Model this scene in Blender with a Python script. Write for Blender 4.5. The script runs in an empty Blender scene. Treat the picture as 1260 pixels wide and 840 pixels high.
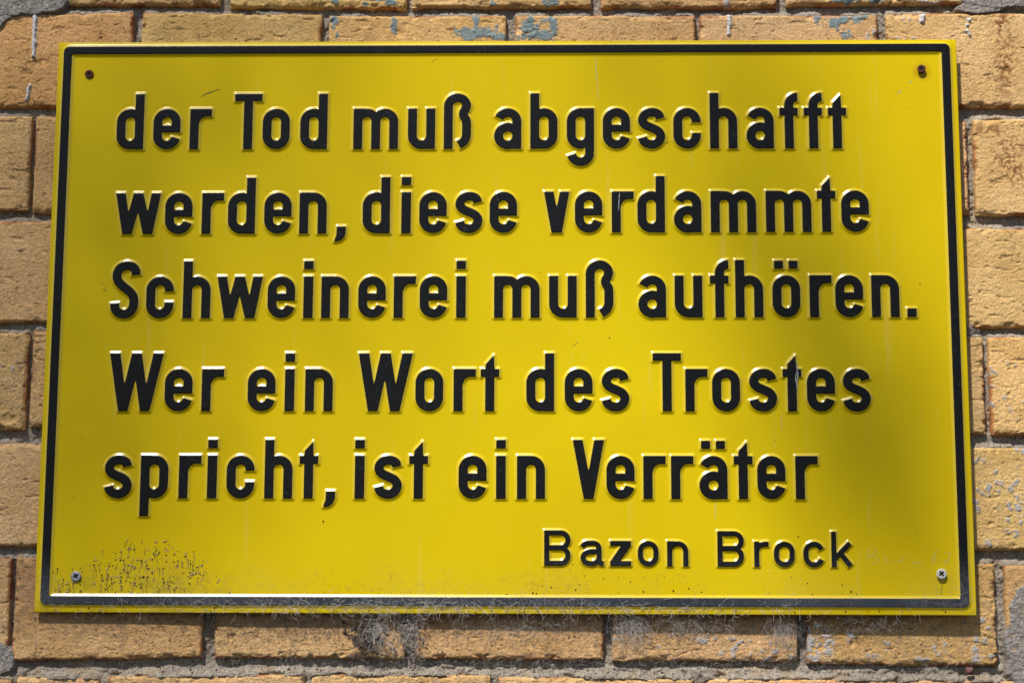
import bpy, math, random
import numpy as np
from mathutils import Matrix, Vector

# ------------------------------------------------------------------ scene, camera, light
sc = bpy.context.scene
COL = sc.collection
SIGN_W, SIGN_H = 0.600, 0.3784
SIGN_C = np.array([0.0, -0.0072, 1.75])          # centre of the plate front in the world
TILT = math.radians(0.45)                        # the plate's right side stands off the wall a little
F_PX, CX, CY = 2200.0, 630.0, 420.0              # focal length in pixels of a 1260 px wide frame


def rotm(p, y, r):
    cx, sx, cy, sy, cr, sr = math.cos(p), math.sin(p), math.cos(y), math.sin(y), math.cos(r), math.sin(r)
    Rx = np.array([[1, 0, 0], [0, cx, -sx], [0, sx, cx]])
    Ry = np.array([[cy, 0, sy], [0, 1, 0], [-sy, 0, cy]])
    Rz = np.array([[cr, -sr, 0], [sr, cr, 0], [0, 0, 1]])
    return Rx @ Ry @ Rz


R_CS = rotm(math.radians(-8.856), math.radians(1.178), math.radians(0.192))   # sign frame -> camera frame
T_CS = np.array([-0.0052349, -0.01376767, 1.16652617])
# sign frame (right, down, into the wall) in the world
S_WS = np.array([[math.cos(TILT), -math.sin(TILT), 0], [0, 0, -1], [math.sin(TILT), math.cos(TILT), 0]]).T
R_WC = S_WS @ R_CS.T
CAM = SIGN_C - R_WC @ T_CS

cam_data = bpy.data.cameras.new('camera')
cam = bpy.data.objects.new('camera', cam_data)
COL.objects.link(cam)
cam_data.sensor_width = 36.0
cam_data.lens = F_PX / 1260.0 * 36.0
cam_data.clip_start, cam_data.clip_end = 0.01, 100.0
m = Matrix.Identity(4)
for i in range(3):
    m[i][0], m[i][1], m[i][2], m[i][3] = R_WC[i][0], -R_WC[i][1], -R_WC[i][2], CAM[i]
cam.matrix_world = m
sc.camera = cam

to_sun = Vector((-0.50, -1.0, 1.50)).normalized()
sun_el = math.asin(to_sun.z)
world = bpy.data.worlds.new('World')
sc.world = world
world.use_nodes = True
wn, wl = world.node_tree.nodes, world.node_tree.links
wn.clear()
sky = wn.new('ShaderNodeTexSky')
sky.sky_type = 'NISHITA'
sky.sun_disc = False
sky.sun_elevation = sun_el
sky.sun_rotation = math.atan2(to_sun.x, to_sun.y)
sky.dust_density = 1.0
sky.air_density = 1.0
bg = wn.new('ShaderNodeBackground')
bg.inputs['Strength'].default_value = 0.078
wo = wn.new('ShaderNodeOutputWorld')
wl.new(sky.outputs[0], bg.inputs[0])
wl.new(bg.outputs[0], wo.inputs[0])

sun_data = bpy.data.lights.new('sun', 'SUN')
sun_data.energy = 5.0
sun_data.angle = math.radians(2.8)
sun_data.color = (1.0, 0.95, 0.87)
sun = bpy.data.objects.new('sun', sun_data)
COL.objects.link(sun)
sun.rotation_euler = to_sun.to_track_quat('Z', 'Y').to_euler()

sc.view_settings.view_transform = 'Standard'
sc.view_settings.look = 'None'
sc.view_settings.exposure = 0.08
sc.view_settings.gamma = 1.0
sc.view_settings.use_curve_mapping = False

# ------------------------------------------------------------------ helpers
WALL_BASE = 1.40                                  # height of the lowest modelled masonry
SIGN_BASE_Y = SIGN_H / 2


def rays(px, py):
    px, py = np.asarray(px, float), np.asarray(py, float)
    d = np.stack([(px - CX) / F_PX, (py - CY) / F_PX, np.ones_like(px)], -1)
    return d


def px_to_sign(px, py, h=0.0):
    """measured photo point -> plate coordinates (right, up from the centre), at height h above the plate"""
    d = rays(px, py) @ R_CS
    o = -R_CS.T @ T_CS
    t = (-h - o[2]) / d[..., 2]
    return o[0] + d[..., 0] * t, -(o[1] + d[..., 1] * t)


def px_to_wall(px, py, h=0.0):
    d = rays(px, py) @ R_WC.T
    t = (-h - CAM[1]) / d[..., 1]
    return CAM[0] + d[..., 0] * t, CAM[2] + d[..., 2] * t - WALL_BASE


def wall_to_px(x, z, h=0.0):
    P = np.stack([x, np.zeros_like(x) - h, z + WALL_BASE], -1) - CAM
    c = P @ R_WC
    return CX + F_PX * c[..., 0] / c[..., 2], CY + F_PX * c[..., 1] / c[..., 2]


def hash2(ix, iy, seed):
    h = (ix.astype(np.int64) * 374761393 + iy.astype(np.int64) * 668265263 + int(seed) * 1442695041) & 0xFFFFFFFF
    h = ((h ^ (h >> 13)) * 1274126177) & 0xFFFFFFFF
    h = (h ^ (h >> 16)) & 0xFFFFFFFF
    h = (h * 2246822519) & 0xFFFFFFFF
    h = h ^ (h >> 15)
    return (h & 0xFFFFFF) / float(0xFFFFFF)


def vn(x, y, seed=0):
    ix, iy = np.floor(x), np.floor(y)
    fx, fy = x - ix, y - iy
    fx, fy = fx * fx * (3 - 2 * fx), fy * fy * (3 - 2 * fy)
    a, b = hash2(ix, iy, seed), hash2(ix + 1, iy, seed)
    c, d = hash2(ix, iy + 1, seed), hash2(ix + 1, iy + 1, seed)
    return (a * (1 - fx) + b * fx) * (1 - fy) + (c * (1 - fx) + d * fx) * fy


def fbm(x, y, seed=0, o=4, g=0.5):
    s, a, t = 0, 1, 0
    for k in range(o):
        # rotate each octave so the lattice never shows
        c, q = math.cos(0.7 + k * 1.3), math.sin(0.7 + k * 1.3)
        s = s + a * vn((x * c - y * q) * 2 ** k + 17.3 * k, (x * q + y * c) * 2 ** k + 5.1 * k, seed + k * 31)
        t += a
        a *= g
    return s / t


def sstep(a, b, x):
    t = np.clip((x - a) / (b - a), 0, 1)
    return t * t * (3 - 2 * t)


def mesh_obj(name, verts, quads, mat, parent=None, attrs=None, smooth=True, data=None):
    if data is None:
        me = bpy.data.meshes.new(name)
        verts = np.asarray(verts, np.float32)
        quads = np.asarray(quads, np.int32)
        n = quads.shape[1]
        me.vertices.add(len(verts))
        me.vertices.foreach_set('co', verts.ravel())
        me.loops.add(quads.size)
        me.loops.foreach_set('vertex_index', quads.ravel())
        me.polygons.add(len(quads))
        me.polygons.foreach_set('loop_start', np.arange(0, quads.size, n, dtype=np.int32))
        me.polygons.foreach_set('use_smooth', np.full(len(quads), smooth))
        for k, v in (attrs or {}).items():
            if v.ndim == 1:
                a = me.attributes.new(k, 'FLOAT', 'POINT')
                a.data.foreach_set('value', v.astype(np.float32))
            else:
                a = me.attributes.new(k, 'FLOAT_COLOR', 'POINT')
                rgba = np.ones((len(v), 4), np.float32)
                rgba[:, :3] = v
                a.data.foreach_set('color', rgba.ravel())
        me.update(calc_edges=True)
        me.materials.append(mat)
    else:
        me = data
    o = bpy.data.objects.new(name, me)
    COL.objects.link(o)
    if parent:
        o.parent = parent
    return o


def empty(name, loc, rot, label, cat):
    o = bpy.data.objects.new(name, None)
    COL.objects.link(o)
    o.location, o.rotation_euler = loc, rot
    o.empty_display_size = 0.05
    o['label'] = label
    o['category'] = cat
    return o


def grid_faces(ny, nx):
    i = np.arange(ny * nx).reshape(ny, nx)
    return np.stack([i[:-1, :-1], i[:-1, 1:], i[1:, 1:], i[1:, :-1]], -1).reshape(-1, 4)


def compact(verts, faces, *arrs):
    used = np.unique(faces)
    mp = np.full(len(verts), -1)
    mp[used] = np.arange(len(used))
    return (verts[used], mp[faces]) + tuple(a[used] for a in arrs)


# ------------------------------------------------------------------ materials
def new_mat(name):
    mt = bpy.data.materials.new(name)
    mt.use_nodes = True
    nt = mt.node_tree
    b = nt.nodes['Principled BSDF']
    return mt, nt, nt.nodes, nt.links, b


def nd(nodes, t, **kw):
    n = nodes.new(t)
    for k, v in kw.items():
        if k in n.inputs.keys():
            n.inputs[k].default_value = v
        else:
            setattr(n, k, v)
    return n


def noise(nodes, links, vec, scale, detail=3, rough=0.55):
    n = nd(nodes, 'ShaderNodeTexNoise', Scale=scale, Detail=detail, Roughness=rough)
    links.new(vec, n.inputs['Vector'])
    return n.outputs['Fac']


def ramp(nodes, links, fac, stops):
    r = nodes.new('ShaderNodeValToRGB')
    e = r.color_ramp.elements
    while len(e) < len(stops):
        e.new(0.5)
    for k, (p, c) in enumerate(stops):
        e[k].position = p
        e[k].color = (c, c, c, 1) if isinstance(c, (int, float)) else (*c, 1)
    links.new(fac, r.inputs[0])
    return r.outputs[0]


def mix(nodes, links, fac, a, b, mode='MIX'):
    n = nodes.new('ShaderNodeMix')
    n.data_type = 'RGBA'
    n.blend_type = mode
    for sock, v in ((n.inputs[0], fac), (n.inputs[6], a), (n.inputs[7], b)):
        if hasattr(v, 'links'):
            links.new(v, sock)
        elif isinstance(v, (int, float)):
            sock.default_value = v
        else:
            sock.default_value = (*v, 1)
    return n.outputs[2]


def math_n(nodes, links, op, a, b=0.0):
    n = nodes.new('ShaderNodeMath')
    n.operation = op
    for s, v in ((n.inputs[0], a), (n.inputs[1], b)):
        if hasattr(v, 'links'):
            links.new(v, s)
        else:
            s.default_value = v
    return n.outputs[0]


PLATE_SPEC = 0.15
WAVES = [(-0.27, 0.04, .13, .16, -.07), (0.03, -0.10, .17, .10, .05), (0.17, 0.04, .075, .13, -.06), (0.28, 0.12, .07, .08, .04), (0.24, -0.11, .06, .07, -.04), (-.22, -.12, .08, .06, -.03)]


def paint_material(name, painted):
    """yellow enamel on pressed metal; where the attribute 'edge' is below zero the black ink lies on top"""
    mt, nt, N, L, b = new_mat(name)
    geo = N.new('ShaderNodeNewGeometry')
    pos = geo.outputs['Position']
    yel = mix(N, L, ramp(N, L, noise(N, L, pos, 5.0, 4), [(0.3, 0.0), (0.7, 1.0)]),
              (0.66, 0.472, 0.001), (0.73, 0.55, 0.0012))
    # faint vertical runs left by rain, thin dust film, tiny scuffs
    mp = nd(N, 'ShaderNodeMapping')
    mp.inputs['Scale'].default_value = (1.0, 1.0, 0.06)
    L.new(pos, mp.inputs['Vector'])
    runs = ramp(N, L, noise(N, L, mp.outputs[0], 160, 3, 0.6), [(0.62, 0.0), (0.80, 0.15)])
    yel = mix(N, L, runs, yel, (0.66, 0.60, 0.30))
    scf = ramp(N, L, noise(N, L, pos, 420, 2, 0.6), [(0.74, 0.0), (0.80, 0.35)])
    yel = mix(N, L, scf, yel, (0.70, 0.62, 0.30))
    sep = N.new('ShaderNodeSeparateXYZ')
    L.new(pos, sep.inputs[0])
    # dust that has settled on the lower third, thicker towards the bottom rim
    low = N.new('ShaderNodeMapRange')
    low.interpolation_type = 'SMOOTHSTEP'
    L.new(sep.outputs['Z'], low.inputs[0])
    low.inputs[1].default_value = SIGN_C[2] - SIGN_H / 2 + 0.045
    low.inputs[2].default_value = SIGN_C[2] - SIGN_H / 2 - 0.004
    low.inputs[3].default_value = 0.0
    low.inputs[4].default_value = 1.0
    clump = ramp(N, L, noise(N, L, pos, 16, 4, 0.6), [(0.38, 0.0), (0.66, 1.0)])
    fine = ramp(N, L, noise(N, L, pos, 800, 3, 0.7), [(0.42, 0.0), (0.66, 1.0)])
    dust = math_n(N, L, 'MULTIPLY', math_n(N, L, 'MULTIPLY', low.outputs[0], clump), fine)
    dust = math_n(N, L, 'MULTIPLY', dust, 0.62)
    if painted:
        at = N.new('ShaderNodeAttribute')
        at.attribute_name = 'edge'
        e = math_n(N, L, 'ADD', at.outputs['Fac'],
                   math_n(N, L, 'MULTIPLY', math_n(N, L, 'SUBTRACT', noise(N, L, pos, 700, 2), 0.5), 0.7))
        mr = N.new('ShaderNodeMapRange')
        L.new(e, mr.inputs[0])
        mr.inputs[1].default_value, mr.inputs[2].default_value = 0.45, 0.0
        ink = mr.outputs[0]
        worn = ramp(N, L, noise(N, L, pos, 330, 4, 0.7), [(0.60, 0.0), (0.76, 0.55)])
        blk = mix(N, L, worn, (0.0052, 0.0052, 0.006), (0.06, 0.07, 0.09))
        # blue-grey sky reflection painted into the ink along the lower edge
        sky_tint = math_n(N, L, 'MULTIPLY', low.outputs[0], ramp(N, L, noise(N, L, pos, 60, 4, 0.65), [(0.3, 0.45), (0.7, 1.0)]))
        blk = mix(N, L, sky_tint, blk, (0.050, 0.062, 0.082))
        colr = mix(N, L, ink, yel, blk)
        # the pressed flanks are glossier than the plate, the lower ones dulled by dust
        fl = N.new('ShaderNodeMapRange')
        L.new(at.outputs['Fac'], fl.inputs[0])
        fl.inputs[1].default_value, fl.inputs[2].default_value = 2.6, 3.5
        fl.inputs[3].default_value, fl.inputs[4].default_value = 1.0, PLATE_SPEC
        dull = math_n(N, L, 'SUBTRACT', 1.0, math_n(N, L, 'MULTIPLY', math_n(N, L, 'MULTIPLY', low.outputs[0], clump), 0.75))
        sp_ = math_n(N, L, 'MULTIPLY', fl.outputs[0], dull)
        sp_ = math_n(N, L, 'MULTIPLY', sp_, math_n(N, L, 'SUBTRACT', 1.0, math_n(N, L, 'MULTIPLY', ink, 0.78)))
        L.new(sp_, b.inputs['Specular IOR Level'])
        L.new(math_n(N, L, 'ADD', math_n(N, L, 'MULTIPLY', ink, 0.10), 0.27), b.inputs['Roughness'])
        dustcol = (0.27, 0.25, 0.24)
    else:
        colr = yel
        L.new(ramp(N, L, noise(N, L, pos, 9, 3), [(0.3, 0.26), (0.7, 0.33)]), b.inputs['Roughness'])
        # olive grime round the lower left corner
        gx = N.new('ShaderNodeMapRange')
        gx.interpolation_type = 'SMOOTHSTEP'
        L.new(sep.outputs['X'], gx.inputs[0])
        gx.inputs[1].default_value, gx.inputs[2].default_value = -0.13, -0.22
        gr = ramp(N, L, noise(N, L, pos, 110, 5, 0.72), [(0.44, 0.0), (0.62, 0.75)])
        gr = math_n(N, L, 'MULTIPLY', math_n(N, L, 'MULTIPLY', gr, gx.outputs[0]), low.outputs[0])
        yel = mix(N, L, gr, yel, (0.30, 0.22, 0.03))
        colr = yel
        # rust bled round the upper right screw
        xs, zs = ADD_RUST
        v = nd(N, 'ShaderNodeVectorMath', operation='SUBTRACT')
        L.new(pos, v.inputs[0])
        v.inputs[1].default_value = (xs, 0, zs)
        v2 = nd(N, 'ShaderNodeVectorMath', operation='MULTIPLY')
        L.new(v.outputs[0], v2.inputs[0])
        v2.inputs[1].default_value = (1, 0, 1)
        v3 = nd(N, 'ShaderNodeVectorMath', operation='LENGTH')
        L.new(v2.outputs[0], v3.inputs[0])
        d = math_n(N, L, 'ADD', v3.outputs['Value'], math_n(N, L, 'MULTIPLY', noise(N, L, pos, 260, 3), 0.006))
        mr = N.new('ShaderNodeMapRange')
        mr.interpolation_type = 'SMOOTHSTEP'
        L.new(d, mr.inputs[0])
        mr.inputs[1].default_value, mr.inputs[2].default_value = 0.0115, 0.0045
        mr.inputs[3].default_value, mr.inputs[4].default_value = 0.0, 0.55
        colr = mix(N, L, mr.outputs[0], colr, (0.36, 0.15, 0.01))
        dustcol = (0.42, 0.33, 0.13)
    colr = mix(N, L, dust, colr, dustcol)
    L.new(colr, b.inputs['Base Color'])
    if not painted:
        b.inputs['Specular IOR Level'].default_value = PLATE_SPEC
    # the sheet is not perfectly flat: broad shallow waves plus enamel orange peel
    bp = nd(N, 'ShaderNodeBump', Strength=1.0, Distance=1.0)
    tot = math_n(N, L, 'MULTIPLY', noise(N, L, pos, 5.0, 1, 0.4), 0.0016)
    for (lx, lz, sx, sz, am) in WAVES:      # broad dents: (x, z, widths, slope in radians)
        gx = math_n(N, L, 'MULTIPLY', math_n(N, L, 'SUBTRACT', sep.outputs['X'], lx), 1 / sx)
        gx = math_n(N, L, 'POWER', 2.718, math_n(N, L, 'MULTIPLY', math_n(N, L, 'MULTIPLY', gx, gx), -1.0))
        gz = math_n(N, L, 'TANH', math_n(N, L, 'MULTIPLY', math_n(N, L, 'SUBTRACT', sep.outputs['Z'], lz + SIGN_C[2]), 1 / sz))
        tot = math_n(N, L, 'ADD', tot, math_n(N, L, 'MULTIPLY', math_n(N, L, 'MULTIPLY', gx, gz), -am * sz * 0.4))
    L.new(tot, bp.inputs['Height'])
    bp2 = nd(N, 'ShaderNodeBump', Strength=0.25, Distance=0.00025)
    L.new(noise(N, L, pos, 900, 2, 0.5), bp2.inputs['Height'])
    L.new(bp.outputs[0], bp2.inputs['Normal'])
    L.new(bp2.outputs[0], b.inputs['Normal'])
    L.new(bp2.outputs[0], b.inputs['Coat Normal'])
    return mt


_rx, _ry = px_to_sign(1134.0, 88.0)
ADD_RUST = (float(_rx), float(_ry) + SIGN_C[2])
M_YEL = paint_material('yellow_enamel', False)
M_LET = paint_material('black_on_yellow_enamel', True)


def masonry(name, is_mortar):
    mt, nt, N, L, b = new_mat(name)
    geo = N.new('ShaderNodeNewGeometry')
    pos = geo.outputs['Position']
    at = N.new('ShaderNodeAttribute')
    at.attribute_name = 'tint'
    grain = ramp(N, L, noise(N, L, pos, 1100, 3, 0.7), [(0.3, 0.62), (0.7, 1.30)])
    c = mix(N, L, 1.0, at.outputs['Color'], grain, 'MULTIPLY')
    b.inputs['Roughness'].default_value = 0.92
    b.inputs['Specular IOR Level'].default_value = 0.18
    if is_mortar:
        lt = ramp(N, L, noise(N, L, pos, 640, 3, 0.75), [(0.56, 0.0), (0.66, 0.6)])
        c = mix(N, L, lt, c, (0.56, 0.53, 0.48))
        dk = ramp(N, L, noise(N, L, pos, 820, 2, 0.7), [(0.36, 0.75), (0.46, 0.0)])
        c = mix(N, L, dk, c, (0.10, 0.085, 0.075))
    L.new(c, b.inputs['Base Color'])
    bp = nd(N, 'ShaderNodeBump', Strength=1.0, Distance=0.0024 if is_mortar else 0.0011)
    L.new(noise(N, L, pos, 430 if is_mortar else 560, 4, 0.72), bp.inputs['Height'])
    L.new(bp.outputs[0], b.inputs['Normal'])
    return mt


M_BRICK = masonry('fired_clay', False)
M_MORTAR = masonry('lime_mortar', True)


def simple(name, col, rough, metal=0.0, var=0.25, scale=600, bump=0.0003, spec=0.4):
    mt, nt, N, L, b = new_mat(name)
    geo = N.new('ShaderNodeNewGeometry')
    pos = geo.outputs['Position']
    f = noise(N, L, pos, scale, 4, 0.65)
    lo, hi = [tuple(min(1, x * k) for x in col) for k in (1 - var, 1 + var)]
    L.new(mix(N, L, ramp(N, L, f, [(0.3, 0.0), (0.7, 1.0)]), lo, hi), b.inputs['Base Color'])
    b.inputs['Roughness'].default_value = rough
    b.inputs['Metallic'].default_value = metal
    b.inputs['Specular IOR Level'].default_value = spec
    bp = nd(N, 'ShaderNodeBump', Strength=0.6, Distance=bump)
    L.new(f, bp.inputs['Height'])
    L.new(bp.outputs[0], b.inputs['Normal'])
    return mt


M_RUST = simple('rusted_steel', (0.085, 0.026, 0.014), 0.75, 0.2, 0.5, 900)
M_ZINC = simple('zinc_plated_steel', (0.36, 0.38, 0.42), 0.5, 0.6, 0.2, 900)
M_PALE = simple('pale_painted_steel', (0.62, 0.62, 0.58), 0.5, 0.1, 0.12, 900)
M_DARK = simple('dark_recess', (0.02, 0.014, 0.01), 0.9)
M_SPECK = simple('dark_dirt', (0.022, 0.016, 0.012), 0.85)
M_HUSK = simple('tan_husks', (0.42, 0.30, 0.15), 0.8)
M_WEB = simple('dusty_silk', (0.58, 0.54, 0.51), 0.9, 0, 0.35, 300)
M_WEBD = simple('sooty_silk', (0.075, 0.062, 0.055), 0.9, 0, 0.5, 300)
M_WEBG = simple('brown_dust', (0.21, 0.17, 0.14), 0.95, 0, 0.4, 500)
M_WHITE = simple('white_paint_drip', (0.62, 0.60, 0.60), 0.6, 0, 0.2, 500)
M_BLUE = simple('blue_grey_paint', (0.17, 0.245, 0.26), 0.7, 0, 0.25, 700)
M_SCR = simple('bare_scratch', (0.60, 0.50, 0.18), 0.6, 0, 0.15, 600)
M_SCRP = simple('bare_metal_scratch', (0.36, 0.37, 0.38), 0.45, 0.1, 0.2, 600)
M_GRIME = simple('brown_grime', (0.30, 0.22, 0.035), 0.9, 0, 0.4, 700)
M_MARK = simple('dark_scuff', (0.19, 0.145, 0.02), 0.7, 0, 0.3, 900)

# ------------------------------------------------------------------ the wall
wall = empty('brick_wall', (0, 0, WALL_BASE), (math.pi / 2, 0, 0),
             'weathered ochre brick wall with recessed grey mortar behind the yellow sign', 'wall')
U = 0.6 / 1130.0                                  # one photo pixel on the wall, in metres
RECESS = 0.0062

# every brick of which something shows: left, top, right, bottom edge in the photo (corners follow the camera's lean)
VPX, VPY = 715.0, -13496.0


def lean(x, yref, y):
    """vertical joint measured at height yref, followed to height y along the wall's own vertical"""
    return VPX + (x - VPX) * (y - VPY) / (yref - VPY)


BR = [  # x0, x1, yTopLeft, yTopRight, yBotLeft, yBotRight, y at which x was read, tags
    (-160, 30, -122, -122, 1, 1, 0, 'p'),
    (77, 270, -122, -122, 5.5, 6, 0, ''), (283, 500, -122, -122, 8.5, 10, 0, 'b'),
    (508, 727, -122, -122, 8.5, 8.5, 0, 'b'), (740, 956, -122, -122, 8.5, 8.5, 0, ''),
    (968, 1188, -122, -122, 6, 4, 0, 'b'), (1262, 1400, -122, -122, 4, 4, 0, ''),
    (-68, 163, 20, 15, 131, 131, 30, 'n'), (175, 395, 16, 18, 132, 132, 30, ''),
    (405, 622, 20, 20, 132, 132, 35, 'bu'), (634, 855, 19, 19, 132, 132, 35, 'bu'),
    (862, 1080, 19, 19, 132, 132, 35, 'bu'), (1091, 1322, 17, 16, 131, 131, 35, 'yr'),
    (-190, 36, 142, 143, 257, 258, 200, ''), (42, 262, 143, 143, 261, 261, 200, 'o'),
    (970, 1190.5, 149, 149, 264, 263, 200, ''), (1200, 1430, 147, 146, 264, 263, 200, 'yr'),
    (-96, 130, 272, 272, 396, 396, 330, 'o'), (1100, 1331, 281, 281, 403, 402, 330, 'y'),
    (-200, 32, 408, 409, 528, 529, 460, 'd'), (38.5, 258, 406, 406, 524, 524, 460, 'd'),
    (985, 1211.5, 415, 415, 534, 533, 480, 'y'), (1219, 1445, 415, 415, 534, 534, 480, 'yw'),
    (-112, 115, 545, 545, 671, 671, 600, 'p'), (1118, 1345, 551, 551, 677, 676, 600, 'ypw'),
    (-215, 11.5, 686, 687, 812, 800, 720, 'p'), (17.5, 249.5, 686, 686, 812, 808, 740, 'pdk'),
    (264, 497, 688, 688, 809, 809, 780, 'dk'), (510, 742, 690, 690, 810, 811, 780, 'dk'),
    (754, 981, 692, 692, 812, 813, 780, 'dwk'), (993, 1226, 693, 693, 816, 819, 780, 'dwwk'),
    (1238, 1465, 695, 696, 815, 815, 740, 'w'),
    (-100, 14, 834, 834, 950, 950, 835, 'p'),
    (20, 121, 833, 833, 950, 950, 835, 'p'), (133, 374, 832, 830, 950, 950, 835, 'k'),
    (383, 603, 829, 831, 950, 950, 835, 'k'), (614, 853, 832, 835, 950, 950, 835, ''),
    (866, 1102, 835, 836, 950, 950, 835, 'w'), (1110, 1345, 837, 838, 950, 950, 835, ''),
]

HID = (110.0, 95.0, 1135.0, 722.0)                # region well behind the plate: fine relief is wasted there


def axis(a, b, lo, hi, fine, coarse):
    """1-D positions from a to b, fine outside [lo, hi], coarse inside"""
    p = [a]
    while p[-1] < b:
        x = p[-1]
        p.append(x + (coarse if lo < x < hi - coarse else fine))
    p[-1] = b
    return np.array(p)


BLUES = [(411, 28, 4, 8), (414, 44, 3, 6), (484, 31, 4, 10), (585, 24, 4, 12), (582, 42, 19, 8), (598, 40, 14, 7),
         (615, 45, 14, 4), (610, 33, 4, 3), (652, 35, 12, 12), (660, 42, 20, 8), (681, 33, 6, 15), (670, 26, 5, 4), (645, 45, 12, 6),
         (1004, 24, 5, 6), (1028, 28, 10, 9), (1038, 24, 8, 5), (1053, 23, 9, 5), (1040, 44, 7, 6), (1064, 20, 6, 3),
         (413, 2, 4, 4), (450, 5, 3, 3), (481, 3, 7, 4), (467, 0, 12, 2), (678, 2, 9, 5), (608, 4, 4, 3), (1040, 1, 14, 3), (1076, 1, 10, 3)]
PITS = [(50, 78, 11, 6, 1.4), (446, 29, 8, 6, 1.5), (491, 41, 10, 6, 1.5), (500, 31, 4, 3, 0.8), (1172, 575, 2.5, 2, .9), (1218, 645, 4, 4, 1.6), (1225, 605, 3, 3, 1.2),
        (20, 294, 10, 3, 1.1), (56, 310, 6, 2.5, 0.8), (28, 313, 5, 6, .8), (12, 333, 4, 3, .7), (14, 110, 8, 3, .9), (60, 111, 7, 3, .9),
        (10, 515, 14, 6, 1.6), (30, 505, 4, 8, 1.1), (60, 517, 8, 4, 1.2), (1213, 520, 6, 5, 2.6), (1207, 430, 5, 10, 1.0),
        (285, 783, 7, 4, 1.3), (1048, 792, 5, 5, 1.4), (1190, 570, 4, 3, 1), (900, 1, 40, 1.5, .5), (545, 1, 18, 4, 1.2), (1210, 25, 3, 3, .5)]
CHALK = [(1072, 43, 11, 8, .5), (1118, 25, 16, 5, .35), (1115, 47, 14, 3, .5), (1000, 800, 12, 22, .55), (1018, 790, 10, 22, .5), (1046, 783, 8, 9, .6),
         (1090, 793, 6, 8, .4), (1165, 790, 5, 16, .5), (1200, 795, 6, 18, .5), (1150, 800, 5, 8, .4), (868, 785, 12, 9, .45), (905, 790, 5, 12, .4), (975, 805, 5, 10, .5),
         (1245, 655, 10, 8, .5), (1220, 668, 10, 7, .55), (1256, 625, 6, 12, .5), (1228, 622, 7, 3, .5), (1215, 576, 6, 5, .35), (1240, 640, 4, 4, .4),
         (15, 453, 4, 3, 1), (8, 805, 8, 9, .5), (1070, 12, 8, 4, .4), (1140, 3, 20, 4, .5), (895, 3, 5, 7, .8)]

PAL = {'': (0.71, 0.440, 0.190), 'o': (0.72, 0.435, 0.185), 'y': (0.75, 0.480, 0.208), 'p': (0.68, 0.418, 0.192), 'n': (0.72, 0.418, 0.160)}


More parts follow.
